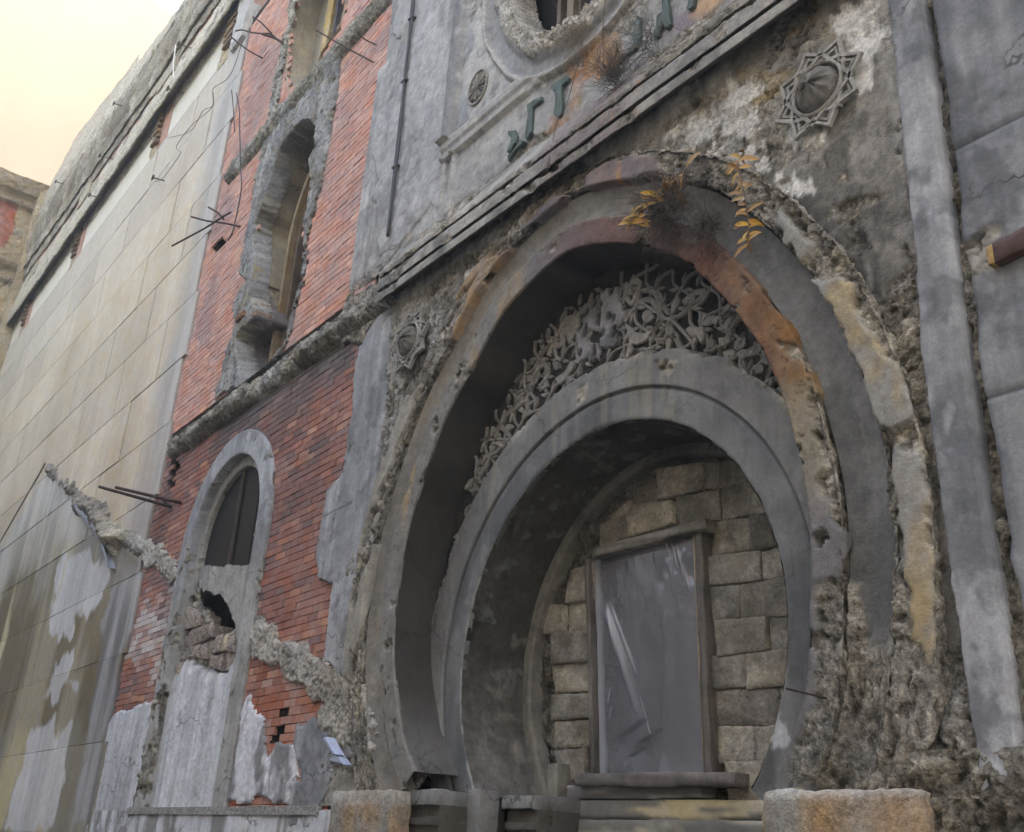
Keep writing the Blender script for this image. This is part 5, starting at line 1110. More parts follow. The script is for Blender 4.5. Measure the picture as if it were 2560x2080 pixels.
def c_sur(X, Z, rc, d):
    n = fbm(X, Z, 2.2, 5, 311); _, c = plaster(X, Z, 312, (.20, .20, .195), (.33, .325, .31), .4)
    c = mixc(c, rc, sm(-.1, .4, fbm(X, Z, 5, 5, 313))); return mixc(c, np.array((.42, .415, .40)), sm(.4, .8, fbm(X * 4, Z, 2, 5, 314)) * .7)
P = np.array(LS); x0, z0 = P.min(0) - .1; x1, z1 = P.max(0) + .1
X, Z = grid(x0, x1, z0, z1, .016); d = shard(X, Z, sdf(X, Z, P, .5), .05, 31, 7); hd = shard(X, Z, sdf(X, Z, np.array(LH), .4), .014, 32, 9)
h, rc = rubble(X, Z, 315); k = sm(.012, -.012, d)
C = c_sur(X, Z, rc, d); soot = sm(.35, .0, hd) * sm(9.3, 10.2, Z) * .35; C = mixc(C, np.array((.14, .13, .13)), soot)
surf('window_surround', X, -(k * .03 + .8 * h * k) + .03 * sm(-.002, .02, d) + .25 * sm(.0, -.03, hd), Z, wa(C, .45), M_rub, upper, mask=(d < .02) & (hd > -.04))
def reveal(name, poly, depth, cfun, parent, seed):
    p, s = resample(crom(np.r_[poly, poly[:1]], 3), .03); w = np.linspace(0, depth, 14)
    Sg, Wg = np.meshgrid(s, w, indexing='ij'); n = .008 * fbm(Sg, Wg, 4, 5, seed)
    Xg = p[:, 0][:, None] + n; Zg = p[:, 1][:, None] + n
    return surf(name, Xg, Wg - .02, Zg, cfun(Xg, Wg, Zg), M_pla, parent)
def c_lrev(X, W, Z):
    n = fbm(Z, W, 3, 5, 5); c = mixc((.24, .20, .135), (.36, .31, .215), np.clip(.5 + .6 * n, 0, 1))
    c = mixc(c, np.array((.10, .09, .075)), np.clip(sm(9.6, 10.1, Z) * sm(10.6, 9.9, Z) * .8 + sm(10.2, 10.5, Z) * .5, 0, 1)); c = mixc(c, np.array((.16, .145, .14)), sm(8.4, 8.1, Z + .2 * n)); return c
reveal('window_reveal', A('lan_hole'), .75, c_lrev, upper, 321)
Vb = [(-12.6, .70, 6.6), (-9.8, .70, 6.6), (-9.8, .70, 10.9), (-12.6, .70, 10.9)]
link('blind_back', Vb, [(0, 1, 2, 3)], (.045, .04, .042), M_dark, upper, False)
extr('window_post', ribbon([(-11.02, 10.25), (-11.25, 9.95), (-11.42, 9.6), (-11.5, 9.2), (-11.5, 8.4), (-11.5, 6.75)], .07, .09, 5), .42, .32, (.23, .17, .10), M_wood, upper)
extr('window_post', ribbon([(-10.95, 10.2), (-11.15, 9.9), (-11.32, 9.55), (-11.4, 9.2), (-11.4, 8.4), (-11.4, 6.75)], .06, .06, 5), .5, .40, (.12, .09, .06), M_wood, upper)
for i, (x, z, a) in enumerate(((-11.75, 7.93, .05), (-11.45, 7.82, -.1), (-11.6, 8.02, 0.02))):
    V, F = hexa([(x - .13, z + .035), (x + .11, z + .04), (x + .12, z - .04), (x - .11, z - .04)], .25, -.09 + .04 * i, 4, 3, .02, .015, .006, i)
    link('hanging_brick', V, F, (.26, .17, .12), M_rub, upper, False)
for i in range(5):
    z = 7.02 + i * .09; x = -11.93 + .02 * math.sin(i * 2.)
    V, F = hexa([(x - .12, z + .075), (x + .1 + .03 * rng.random(), z + .075), (x + .1, z), (x - .12, z)], .35, .02 + .03 * rng.random(), 3, 2, .012, .01, .006, i)
    link('reveal_brick', V, F, np.array((.25, .17, .13)) * rng.uniform(.8, 1.2), M_rub, upper, False)
ledge('broken_ledge', upper, -13.75, -8.5, 11.2, 11.50, .09, 331)
reveal('recess_reveal', A('rec_hole'), .5, lambda X, W, Z: mixc((.30, .26, .19), (.42, .37, .28), np.clip(.5 + .6 * fbm(Z, W, 3, 4, 6), 0, 1)), upper, 341)
X, Z = grid(-12.3, -10.0, 11.0, 14.7, .05); n = fbm(X * 2, Z * .6, 1.5, 5, 342)
surf('recess_back', X, .40 + .01 * n, Z, mixc((.28, .25, .19), (.44, .39, .295), np.clip(.5 + .6 * n, 0, 1)), M_pla, upper)
extr('window_post', A('rec_post'), .36, .2, (.40, .30, .14), M_wood, upper)
box('window_post', -10.98, -10.93, .25, .36, 11.5, 14.5, (.13, .12, .14), M_wood, upper)
X, Z = grid(-12.45, -11.85, 11.35, 14.7, .02); d = np.abs(X + 12.06 - .10 * fbm(Z, Z * 0, 2, 4, 5)) - .12 + .05 * fbm(X, Z, 6, 5, 7); h, rc = rubble(X, Z, 343, 1.25)
surf('broken_edge', X, -(.03 + 1.2 * h) * sm(.02, -.02, d) + .05 * sm(0, .02, d), Z, rc, M_rub, upper, mask=d < .02)
def c_gp(X, Z, rc, d): return plaster(X, Z, 351, (.30, .30, .295), (.40, .40, .395), .35)[1]
skin('render_edge', upper, ['gpanel'], .02, .028, lambda X, Z, rc, d: mixc(c_gp(X, Z, rc, d), rc * 1.15, sm(-.05, -.02, d) * 0 + sm(.35, .6, fbm(X, Z, 3, 5, 3)) * sm(-.25, -.1, d) * .7), M_pla, .03, 8, 352, .1)

# ================================================================== rendered wall on the left
rend = thing('rendered_wall', 'long pale rendered wall scored into large blocks, with the scar of a gone lean-to roof', 'wall', (-24, 0, 0))
zs = [0, 1.62, 2.72, 3.82, 4.90, 6.0, 7.11, 8.16, 9.25, 10.32, 11.40, 12.5, 13.5, 14.45]
def roofz(X):
    return np.where(X > -21.5, np.interp(X, [-21.5, -18.3, -15.6, -13.8], [8.3, 7.05, 5.75, 5.0]), 8.3 + (X + 21.5) * .46)
def c_rend(X, Z):
    n = fbm(X * 1.1, Z * .16, 1, 5, 361); n2 = fbm(X, Z, .9, 6, 362, .6); s = fbm(X * 2.6, Z * .3, 1, 5, 363)
    c = mixc((.43, .355, .255), (.58, .50, .385), np.clip(.5 + .4 * n + .35 * n2, 0, 1))  # base lightened and warmed to carry the warm hazy light
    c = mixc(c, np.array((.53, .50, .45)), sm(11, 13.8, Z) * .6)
    e = sm(-15.3, -14.1, X + .4 * n2); c = mixc(c, mixc((.30, .30, .30), (.46, .45, .44), np.clip(.5 + s, 0, 1)), e * .7)
    b = sm(.1, -.1, Z - roofz(X) + .04 * n2)
    olive = mixc((.17, .14, .085), (.34, .30, .215), sm(-.5, .5, n + .5 * s)); gr = mixc((.29, .27, .225), (.47, .44, .37), np.clip(.5 + s, 0, 1))
    lowc = mixc(gr, olive, sm(6.4, 5.4, Z + .8 * n2) * sm(2.4, 3.2, Z + .4 * n2))
    lowc = mixc(lowc, mixc((.22, .20, .15), (.48, .42, .25), sm(.0, .6, n + .4 * s)), sm(3.3, 2.6, Z + .4 * n2) * .8)
    rg = sm(.1, -.1, shard(X, Z, sdf(X, Z, A('rw_grey'), .8), .2, 3, 2)); lowc = mixc(lowc, mixc((.17, .165, .165), (.36, .365, .37), sm(-.4, .5, s)), rg * .9)
    for k in ('rw_white1', 'rw_white2', 'rw_white3'):
        w = sm(.05, -.05, shard(X, Z, sdf(X, Z, A(k), .8), .16, 5, 3) + .08 * s); lowc = mixc(lowc, mixc((.43, .43, .42), (.62, .62, .62), np.clip(.6 + s * .6, 0, 1)), w * .92)
    dr = sm(.55, .75, s) * sm(6.3, 5.6, Z) * sm(3.3, 4.0, Z) * sm(-15.5, -17, X); lowc = mixc(lowc, np.array((.55, .50, .32)), dr * .9)
    wj = np.exp(-((Z - (roofz(X) - .35)) / .35) ** 2) * .35; lowc = mixc(lowc, np.array((.48, .48, .47)), wj)
    return mixc(c, lowc, b)
npanel = 0
for r in range(len(zs) - 1):
    z0, z1 = zs[r], zs[r + 1]; jt = .026 if z0 > 5 else .014
    jv = .05 if z0 > 5 else .022; x = -14.0 + (.13 if r % 2 else 0.0); W = 2.15
    xs = [x]; first = W * (.55 if r % 2 else 1.0)
    xs.append(x - first)
    while xs[-1] > -31: xs.append(xs[-1] - W * rng.uniform(.92, 1.08))
    for b, a in zip(xs[:-1], xs[1:]):
        a = max(a, -31.0)
        if b - a < .1: continue
        sx = max(6, int((b - a) / (.07 if a > -22 else .14))); sz = max(4, int((z1 - z0) / (.07 if a > -22 else .14)))
        if z1 < 8.5 and a > -22: sx, sz = int((b - a) / .035), int((z1 - z0) / .035)
        y = -.045 + rng.normal(0, .0025) + (.004 if b > -14.2 else 0)
        V, F = hexa([(a + .002, z1 - jt / 2), (b - (jv if b < -14.2 else 0), z1 - jt / 2), (b - (jv if b < -14.2 else 0), z0 + jt / 2), (a + .002, z0 + jt / 2)], .02, y, sx, sz, .002, 0, .006, r)
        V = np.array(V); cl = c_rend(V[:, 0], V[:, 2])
        eg = V[:, 1] > y + .02; cl[eg] = cl[eg] * .5
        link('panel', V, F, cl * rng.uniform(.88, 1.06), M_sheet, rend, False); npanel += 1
box('joint_bed', -31.0, -14.02, -.02, .3, 0, 14.4, (.10, .09, .07), M_pla, rend)
box('wall_head', -31.0, -14.0, -.04, .1, 14.42, 14.50, (.42, .41, .38), M_sheet, rend)
def c_scar(P):
    n = fbm(P[:, 0] + P[:, 1], P[:, 2], 5, 5, 371); t = sm(-16.4, -15.4, P[:, 0])
    return mixc(mixc((.17, .145, .125), (.30, .26, .22), np.clip(.5 + .7 * n, 0, 1)), mixc((.33, .30, .22), (.52, .48, .38), np.clip(.5 + .7 * n, 0, 1)), t)
P = A('scar_top'); x0, z0 = P.min(0) - .2; x1, z1 = P.max(0) + .2
X, Z = grid(x0, x1, z0, z1, .022); d = shard(X, Z, sdf(X, Z, P, .6), .07, 41, 4); h, rc = rubble(X, Z, 372, 1.1)
th_ = sm(.0, -.22, d) * (.10 + .16 * sm(-17, -15, X)) + 2.2 * h + .04 * fbm(X, Z, 2.5, 4, 373)
cs = c_scar(np.stack([X, X * 0, Z], -1).reshape(-1, 3)).reshape(X.shape + (3,))
surf('roof_scar', X, -.04 - np.maximum(th_, .0) * (d < .0) + .05 * sm(0, .03, d), Z, mixc(cs, rc, np.full(X.shape, .35)), M_rub, rend, mask=d < .03)
P = A('scar_smear'); x0, z0 = P.min(0) - .2; x1, z1 = P.max(0) + .2
X, Z = grid(x0, x1, z0, z1, .02); d = shard(X, Z, sdf(X, Z, P, .6), .08, 43, 4); h, rc = rubble(X, Z, 375, 1.15)
surf('roof_scar', X, -.045 - sm(0, -.1, d) * .05 - h * (d < 0) + .05 * sm(0, .03, d), Z, mixc(rc, np.array((.42, .40, .36)), np.full(X.shape, .45)), M_rub, rend, mask=d < .03)
fp = crom(np.array([(-17.9, 6.75), (-17.2, 6.45), (-16.5, 6.12), (-15.9, 5.80), (-15.4, 5.46), (-15.05, 5.2)]), 4)
Tg = np.linspace(0, 1, 2); Xf, Yf, Zf = [], [], []
for i, (x, z) in enumerate(fp):
    wv = .05 * math.sin(i * 1.7) + .02 * rng.normal(); Xf.append([x - .02, x + .06, x + .10]); Yf.append([-.04, -.17 - wv * .5, -.19 - wv * .5]); Zf.append([z - .05, z - .10 + wv, z - .02 + wv])
fl = surf('roof_flashing', np.array(Xf), np.array(Yf), np.array(Zf), (.50, .55, .66), M_metal, rend)
gp_ = crom(A('gable_l'), 4); extr('gable_line', ribbon(A('gable_l'), .06, .05, 4), -.03, -.065, (.20, .18, .14), M_rub, rend)

# ================================================================== upper storey over the rendered wall
ust = thing('upper_storey', 'top storey with pale blind bays, worn string courses and a ragged parapet', 'building', (-24, 0, 14.6))
px = np.arange(-31.0, -13.9, .055)
prof = [(0.0, 15.3), (.02, 15.62), (.03, 15.76), (.05, 15.8), (.22, 16.12), (.24, 16.2), (.25, 16.5), (.20, 16.56), (.12, 16.78), (.10, 16.82), (.10, 16.96), (.14, 17.0), (.15, 17.4), (.20, 17.5), (.20, 17.9), (.24, 18.2), (.24, 18.7), (.18, 18.75), (.18, 19.28), (.0, 19.3), (-.3, 19.3)]
prof = [(h_, 1.6 + (z_ - 1.6) * (4.2 - h_) / 4.2) for h_, z_ in prof]
pr, w = resample(np.array(prof), .045); Tt, Ww = np.meshgrid(px, w, indexing='ij'); Hh = np.broadcast_to(pr[:, 0], Tt.shape).copy(); Zz = np.broadcast_to(pr[:, 1], Tt.shape).copy()
h, rc = rubble(Tt, Ww, 381, 1.25); n = fbm(Tt, Ww, 1.5, 6, 382, .6); s = fbm(Tt * 3, Ww * .4, 1, 4, 383)
cream = mixc((.46, .42, .33), (.58, .54, .45), np.clip(.5 + .5 * s, 0, 1)); pink = np.array((.40, .27, .21)) * np.ones(Tt.shape + (1,)); belt = mixc((.22, .19, .145), (.46, .41, .32), np.clip(.5 + .8 * n, 0, 1)); belt = mixc(belt, np.array((.20, .185, .155)), sm(.1, .5, fbm(Tt * .8, Ww, 1.2, 5, 384)) * .6)
zr = 1.6 + (Zz - 1.6) * 4.2 / (4.2 - Hh)
C = belt; C = np.where((zr < 15.62)[..., None], cream * 1.1, C); C = np.where(((zr >= 15.62) & (zr < 15.77))[..., None], pink, C); C = np.where(((zr >= 15.77) & (zr < 16.14))[..., None], np.array((.17, .145, .10)) * np.ones_like(C), C); C = np.where(((zr >= 16.14) & (zr < 16.8))[..., None], cream, C)  # the dark band is the soffit's shade, put into the colour
C = np.where(((zr >= 16.8) & (zr < 16.97))[..., None], pink * .95, C); C = np.where((zr > 18.9)[..., None], cream * .95, C)
C = mixc(C, rc * 1.2, sm(.25, .6, n + .25) * ((zr > 16.97) & (zr < 18.9)) * .7); C = mixc(C, np.array((.50, .47, .38)), sm(.55, .75, fbm(Tt, Ww, 1.3, 4, 385)) * (zr > 16.7) * .9)
C = mixc(C, rc, sm(.35, .6, fbm(Tt, Ww, 3, 5, 386)) * ((zr > 16.35) & (zr < 16.8)) * .8)
rise = (Zz - 15.5) * .030 * np.where(Tt < -17, np.abs((-17 - Tt) / 14) ** 1.5 * 14, -17 - Tt); step = sm(-24.3, -24.2, Tt) * (Zz > 18.3) * -.35
rough_k = np.where((zr > 17.5) & (zr < 18.6), 1.3, 1.0)
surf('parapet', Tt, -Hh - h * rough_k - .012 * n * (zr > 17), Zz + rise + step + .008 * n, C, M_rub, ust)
for x0, x1 in ((-15.3, -14.0), (-18.9, -18.0), (-24.6, -23.8), (-29.4, -28.7)):
    bw = x1 - x0
    box('brick_pier', x0 + .35 * bw, x1, -.025, .2, 14.4, 15.72, (.42, .26, .20), M_brick, ust)
    rough_box('pier_face', x0, x0 + .45 * bw, -.05, .2, 14.4, 15.6, .05, .03, plain((.36, .29, .20), (.50, .43, .31), 5), M_rub, ust, .02)
    for k in range(6): box('broken_course', x0 + .2 * bw, x0 + .48 * bw + .06 * rng.random(), -.10 - .03 * rng.random(), 0, 14.7 + k * .14, 14.77 + k * .14, np.array((.20, .14, .09)) * rng.uniform(.7, 1.5), M_rub, ust)
    box('pier_cap', x0 - .05, x1 + .05, -.2, 0, 16.2, 16.55, (.42, .38, .30), M_rub, ust)
for x0, x1 in ((-18.0, -15.3), (-23.8, -18.9), (-28.7, -24.6), (-30.9, -29.4)):
    box('bay_panel', x0, x1, -.005, .2, 14.4, 15.72, (.66, .62, .53), M_sheet, ust)
# corner scrap of render at the near end, against the brick
rough_box('corner_render', -14.55, -14.0, -.12, .1, 14.3, 17.5, .06, .03, plain((.38, .37, .35), (.48, .47, .45), 9), M_pla, ust, .03)

# ================================================================== wing at the far end, cream wall behind
wing = thing('far_wing', 'ochre side wing with a red brick patch and a cracked cornice', 'building', (-31.2, -4, 0))
Yg, Zg = np.meshgrid(np.arange(-9, .02, .05), np.arange(0, 20.4, .05), indexing='ij'); n = fbm(Yg, Zg, 1.2, 6, 391, .58); h, rc = rubble(Yg, Zg, 392)
dep = np.zeros(Yg.shape); C = mixc((.34, .27, .17), (.46, .38, .25), np.clip(.5 + .6 * n, 0, 1))
for a, b, dd in ((17.2, 17.5, .16), (16.75, 16.95, .10), (19.75, 20.4, .25), (19.4, 19.6, .16)): m_ = (Zg > a) & (Zg < b); dep = np.where(m_, dd, dep); C = np.where(m_[..., None], C * .62, C)
mid = (Zg > 17.5) & (Zg < 19.4); rk = sm(.0, .3, n) * mid; C = mixc(C, rc * 1.1, rk * .8)
red = mid & (Zg > 17.9) & (Yg < -.75 + .12 * n) & (Yg > -1.8); C = np.where(red[..., None], np.array((.36, .15, .105)) * (1 + .2 * n)[..., None], C)
ck = np.abs(Yg + .42 - .35 * fbm(Zg, Zg * 0, .8, 4, 7) + .12 * (16.5 - Zg)) < .03; ck &= Zg < 17; C = np.where(ck[..., None], C * .3, C)
surf('wing_face', -31.2 + dep + h * 2, Yg, Zg, C, M_rub, wing, flip=False)
box('wing_mass', -40, -31.5, -9, 9, 0, 19.9, (.3, .25, .18), M_pla, wing)
rough_box('corner_quoin', -31.4, -30.9, -.35, .1, 12, 20.3, .08, .05, plain((.36, .29, .19), (.48, .41, .29), 4), M_rub, wing, .04)
blank = thing('cream_wall', 'tall sunlit cream blank wall rising behind the parapet', 'building', (-49, -5, 0))
Yg, Zg = np.meshgrid(np.linspace(-30, 4.85, 80), np.linspace(0, 62, 120), indexing='ij'); n = fbm(Yg, Zg, .15, 5, 401); n2 = fbm(Yg * 1.5, Zg * .3, .6, 4, 402)
surf('wall_face', -48 + 0 * Yg, Yg, Zg, mixc((.205, .174, .146), (.225, .193, .164), np.clip(.5 + .5 * n + .2 * n2, 0, 1)), M_blank, blank)
Yg, Zg = np.meshgrid(np.linspace(4.85, 14, 20), np.linspace(0, 44.25, 90), indexing='ij')
surf('wall_face', -48 + 0 * Yg, Yg, Zg, mixc((.205, .174, .146), (.225, .193, .164), np.clip(.5 + .5 * fbm(Yg, Zg, .15, 5, 401), 0, 1)), M_blank, blank)
box('wall_mass', -56, -48.02, -30, 4.85, 0, 62, (.21, .18, .15), M_blank, blank); box('wall_mass', -56, -48.02, 4.86, 14, 0, 44.25, (.21, .18, .15), M_blank, blank)

# ================================================================== blocked opening: stone infill, window, boards
infill = thing('stone_infill', 'rough tan stone blockwork closing the inner arch around the window', 'wall', (-5.1, 1.05, 1.9))
WX0, WX1, WZ0, WZ1 = [float(v) for v in (A('win2')[:, 0].min(), A('win2')[:, 0].max(), A('win2')[:, 1].min(), A('win2')[:, 1].max())]
nbk = max(int(k[3:]) for k in T if k.startswith('blk')) + 1
for i in range(nbk):
    q = A('blk%d' % i)
    if len(q) > 4: q = np.array([q[0], q[1], q[2], q[5]])
    c = q.mean(0); q = c + (q - c) * 1.03
    V, F = hexa(q, 1.3, 1.0 + rng.uniform(-.02, .025), 16, 11, .009, .006, .005, i + 3, 18)
    V = np.array(V); base = np.array([(.27, .25, .21), (.33, .305, .25), (.245, .23, .195), (.36, .33, .27)][rng.integers(4)]) * rng.uniform(.85, 1.1)
    n = fbm(V[:, 0], V[:, 2], 7, 5, i); n2 = fbm(V[:, 0], V[:, 2], 3, 4, i + 50)
    link('stone_block', V, F, wa(mixc(base * .66, base * 1.22, np.clip(.5 + .5 * n + .4 * n2, 0, 1)), .5), M_rub, infill, True)
X, Z = grid(-7.1, -3.3, 1.85, 4.75, .02); h, c = rubble(X, Z, 411, .75)
surf('mortar', X, 1.055 - 1.4 * h, Z, c * .7, M_rub, infill, mask=~((X > WX0 - .02) & (X < WX1 + .05) & (Z > WZ0 - .1) & (Z < WZ1 + .05)))
win = thing('boarded_window', 'weathered timber window frame covered with a torn plastic sheet', 'window', ((WX0 + WX1) / 2, 1.0, WZ0))
q = A('win2')                                        # tl, tr, br, bl
wc = (.15, .135, .12)
def post(name, a, b, w, y0, y1, c, seed):
    a, b = np.array(a), np.array(b); t = (b - a) / np.linalg.norm(b - a); nrm = np.array([-t[1], t[0]]) * w / 2
    V, F = hexa([a + nrm, b + nrm, b - nrm, a - nrm], y1, y0, 24, 3, .006, .006, .004, seed, 14)
    V = np.array(V); s = fbm(V[:, 0] * 3 + V[:, 2] * 30 * abs(t[0]), V[:, 2] * 3 + V[:, 0] * 30 * abs(t[1]), 1, 4, seed)
    link(name, V, F, mixc(np.array(c) * .55, np.array(c) * 1.3, np.clip(.5 + .6 * s, 0, 1)), M_wood, win, True)
post('frame_post', q[0] + (-.045, .0), q[3] + (-.03, -.03), .045, .95, 1.08, wc, 1)
post('frame_post', q[1] + (.055, -.0), q[2] + (.05, -.03), .065, .94, 1.1, wc, 2)
post('frame_bead', q[1] + (.0, -.0), q[2] + (.0, -.0), .02, .96, 1.03, (.30, .24, .16), 3)
L_ = A('lintel'); post('lintel', (L_[0] + L_[3]) / 2, (L_[1] + L_[2]) / 2, .07, .90, 1.1, (.20, .185, .16), 4)
S_ = A('sill'); post('sill', (S_[0] + S_[3]) / 2, (S_[1] + S_[2]) / 2, .085, .86, 1.15, (.17, .155, .145), 5)
nu, nv = 130, 190; U, Vv = np.meshgrid(np.linspace(0, 1, nu), np.linspace(0, 1, nv), indexing='ij')
top = q[0] * (1 - U[..., None]) + q[1] * U[..., None]; bot = q[3] * (1 - U[..., None]) + q[2] * U[..., None]; pos = top * (1 - Vv[..., None]) + bot * Vv[..., None]
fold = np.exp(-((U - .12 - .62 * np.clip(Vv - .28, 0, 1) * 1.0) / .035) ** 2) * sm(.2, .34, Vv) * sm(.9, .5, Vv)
wr = fbm(U * 1.3 + Vv * 1.2, Vv * 1.2 - U * 3.5, 5, 4, 421) * .012 * sm(.35, .95, U) * sm(.7, .1, Vv) + .005 * np.abs(fbm(U * 3 - Vv, Vv * 2 + U, 2.2, 4, 427)) + .004 * fbm(U * 2, Vv, 3, 4, 422) + .01 * fbm(U, Vv, 1.2, 3, 423)
opa = .30 + .10 * fbm(U * 5, Vv, 1, 4, 424) + .12 * sm(.1, .0, np.abs(Vv - .92 - .1 * U)) + .5 * sm(.10, .02, U) + .25 * np.exp(-((Vv - .30 - 1.0 * (U - .15)) / .06) ** 2) * sm(.5, .2, U) + .3 * fold  # highlights on folds and creases put into the film's opacity
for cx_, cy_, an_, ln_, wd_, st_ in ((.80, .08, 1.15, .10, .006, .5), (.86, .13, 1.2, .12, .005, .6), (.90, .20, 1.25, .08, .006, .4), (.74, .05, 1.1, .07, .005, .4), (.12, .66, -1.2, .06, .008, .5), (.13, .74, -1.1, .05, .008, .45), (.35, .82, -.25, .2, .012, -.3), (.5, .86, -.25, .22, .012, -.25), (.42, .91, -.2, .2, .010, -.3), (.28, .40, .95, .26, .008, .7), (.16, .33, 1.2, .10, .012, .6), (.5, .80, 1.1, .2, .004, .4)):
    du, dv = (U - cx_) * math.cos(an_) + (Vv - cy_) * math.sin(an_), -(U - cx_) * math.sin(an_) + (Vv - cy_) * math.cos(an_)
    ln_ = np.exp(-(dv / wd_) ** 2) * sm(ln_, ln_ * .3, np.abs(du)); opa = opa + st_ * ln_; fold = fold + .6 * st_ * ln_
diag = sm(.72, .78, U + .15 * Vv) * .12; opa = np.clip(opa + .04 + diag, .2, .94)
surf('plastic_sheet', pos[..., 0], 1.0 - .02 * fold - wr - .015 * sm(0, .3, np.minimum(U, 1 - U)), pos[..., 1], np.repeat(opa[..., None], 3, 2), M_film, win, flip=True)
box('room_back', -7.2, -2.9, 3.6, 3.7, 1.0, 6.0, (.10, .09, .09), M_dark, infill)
boards = thing('timber_boarding', 'horizontal timber boards with flaking cream paint under the window', 'boarding', (-5.3, .95, 1.2))
for k, (z1, z0, cl, xr) in enumerate(((2.13, 2.035, (.34, .335, .325), -4.75), (2.03, 1.905, (.45, .395, .26), -3.75), (1.90, 1.77, (.40, .365, .27), -3.7), (1.765, 1.64, (.34, .315, .24), -3.7), (1.635, 1.3, (.2, .19, .16), -3.7))):
    V, F = hexa([(-6.07, z1), (xr, z1 - .02 * (k == 1)), (xr, z0 - .0), (-6.07, z0)], 1.06, .93 + .012 * (k % 2), 60, 4, .004, .004, .004, k)
    V = np.array(V); s = fbm(V[:, 0] * 1.4, V[:, 2] * 9, 1.5, 5, 430 + k); t = sm(-.1, .25, s + .25 * sm(-5.9, -5.2, V[:, 0]) - .1)
    link('plank', V, F, mixc((.19, .185, .165), np.array(cl) * 1.12, t) if k else mixc((.16, .155, .15), np.array(cl) * 1.1, t), M_plank, boards, True)
post2 = rough_box('end_post', -6.22, -6.09, .86, 1.05, 1.0, 2.28, .03, .012, plain((.15, .145, .13), (.25, .24, .21), 6), M_wood, boards, .01)

# ================================================================== iron, cables, pipe, plants
def rod(lbl, names, r, c=(.055, .035, .03), mat=M_rust, depth=None, cat='iron rod', nm='iron_rod', group=None, k=5):
    segs = []
    for i, nme in enumerate(names):
        P = A('rod_' + nme); n = len(P); y = depth[i] if depth else (-.05, -.22)
        ys = np.linspace(y[0], y[1], n); segs.append(np.stack([P[:, 0], ys, P[:, 1]], 1))
    if len(segs) == 1: o = tube(nm, segs[0], r * .72, c, mat, None, 7, k)
    else:
        o = tube(nm, segs[0], r * .72, c, mat, None, 7, k)
        for s in segs[1:]: tube('bent_end', s, r * .72, c, mat, o, 7, k)
    return tag(o, lbl, cat, group)
rod('pair of square iron bars jutting from the brick at the edge of the rendered wall', ['a1', 'a2', 'a3'], .032, depth=[(-.62, -.02), (-.55, -.02), (-.02, -.1)])
rod('long bent iron rod with crossed hooks sticking out beside the rendered wall', ['b1', 'b2', 'b3'], .020, depth=[(-.55, -.12), (-.4, .0), (-.3, -.18)])
rod('curled iron hooks tangled at the top corner of the rendered wall', ['d2', 'd1', 'd3'], .018, depth=[(-.3, .0), (-.35, -.03), (-.25, -.03)])
rod('short flat iron stub in the upper brick strip', ['e1'], .028, depth=[(-.25, .02)])
rod('straight thin iron rod crossing the upper ledge', ['f1'], .014, depth=[(-.35, -.02)])
rod('small hooked iron nail in the upper bricks near the grey panel', ['g1'], .014, depth=[(-.15, .02)])
rod('thin loose cable hanging down the edge of the rendered wall', ['h1'], .013, (.05, .045, .05), M_cable, [(-.25, -.12)], 'cable', 'hanging_cable')
rod('short dark stay wire hanging in front of the scored blocks', ['c1'], .012, (.05, .045, .045), M_cable, [(-.22, -.2)], 'cable', 'hanging_cable')
rod('thin wavering wire draped across the scored blocks, with a branch', ['wire1', 'wire2'], .008, (.10, .09, .08), M_cable, [(-.28, -.17), (-.25, -.17)], 'wire', 'draped_wire')
rod('thin wire under the string course of the top storey', ['wire3'], .012, (.12, .10, .08), M_cable, [(-.1, -.06)], 'wire', 'draped_wire')
rod('iron nail sticking out of the inner arch ring near the pedestal', ['hook1'], .007, depth=[(-.25, -.02)])
rod('long dry stem hanging over the cornice', ['hang1'], .0045, (.10, .085, .07), M_root, [(-.1, -.24)], 'stem', 'dry_stem')
rod('dry twig hanging beneath the round window', ['hang2'], .0045, (.09, .075, .06), M_root, [(-.08, -.06)], 'stem', 'dry_stem')
eye_lbl = ['iron eye bolt with a white cord on the parapet belt', 'iron eye bolt below the corded one, on the upper string course', 'iron eye bolt at the far top corner of the parapet', 'iron eye bolt midway along the parapet belt', 'iron eye bolt on the string course over the second pier', 'iron eye bolt at the head of the rendered wall', 'iron eye bolt at the step in the parapet']
e0 = None
for i in range(7):
    x, z = T['eye%d' % i][0]; sc = (4.2 - .35) / 4.2
    if e0 is None:
        a = np.linspace(0, 2 * math.pi, 17); e0 = tube('eye_bolt', np.stack([.085 * np.cos(a), np.full(17, -.12), .06 * np.sin(a)], 1), .02, (.10, .08, .06), M_rust, None, 6, 1); sh = tube('shank', [(.0, -.1, 0), (.05, .1, .0), (.08, .3, .02)], .018, (.12, .09, .06), M_rust, e0, 6, 3)
        e = e0
    else:
        e = e0.copy(); COL.objects.link(e); s2 = sh.copy(); COL.objects.link(s2); s2.parent = e; s2.matrix_parent_inverse = Matrix()
    e.scale = (.7, .7, .7); e.location = (x * .93, -.36 if z > 15 else -.28, 1.6 + (z - 1.6) * .93); tag(e, eye_lbl[i], 'eye bolt', 'iron eye bolts on the facade')
    if z < 15: e.location = (x * .965, -.16, 1.6 + (z - 1.6) * .965)
sh.parent = e0; sh.matrix_parent_inverse = Matrix()
cd = tag(tube('cord', [(-18.2 * .93, -.48, 1.6 + 15.4 * .93), (-17.95 * .93, -.5, 15.3), (-17.7 * .93, -.48, 14.75)], .012, (.7, .69, .66), M_cable, None, 6, 4), 'short white cord hanging from the parapet eye bolt', 'cord')
pp = A('pipe'); pipe = thing('cable_run', 'pair of dark cables running down the grey panel beside the upper bricks', 'cable', (-7.93, -.06, 7.3))
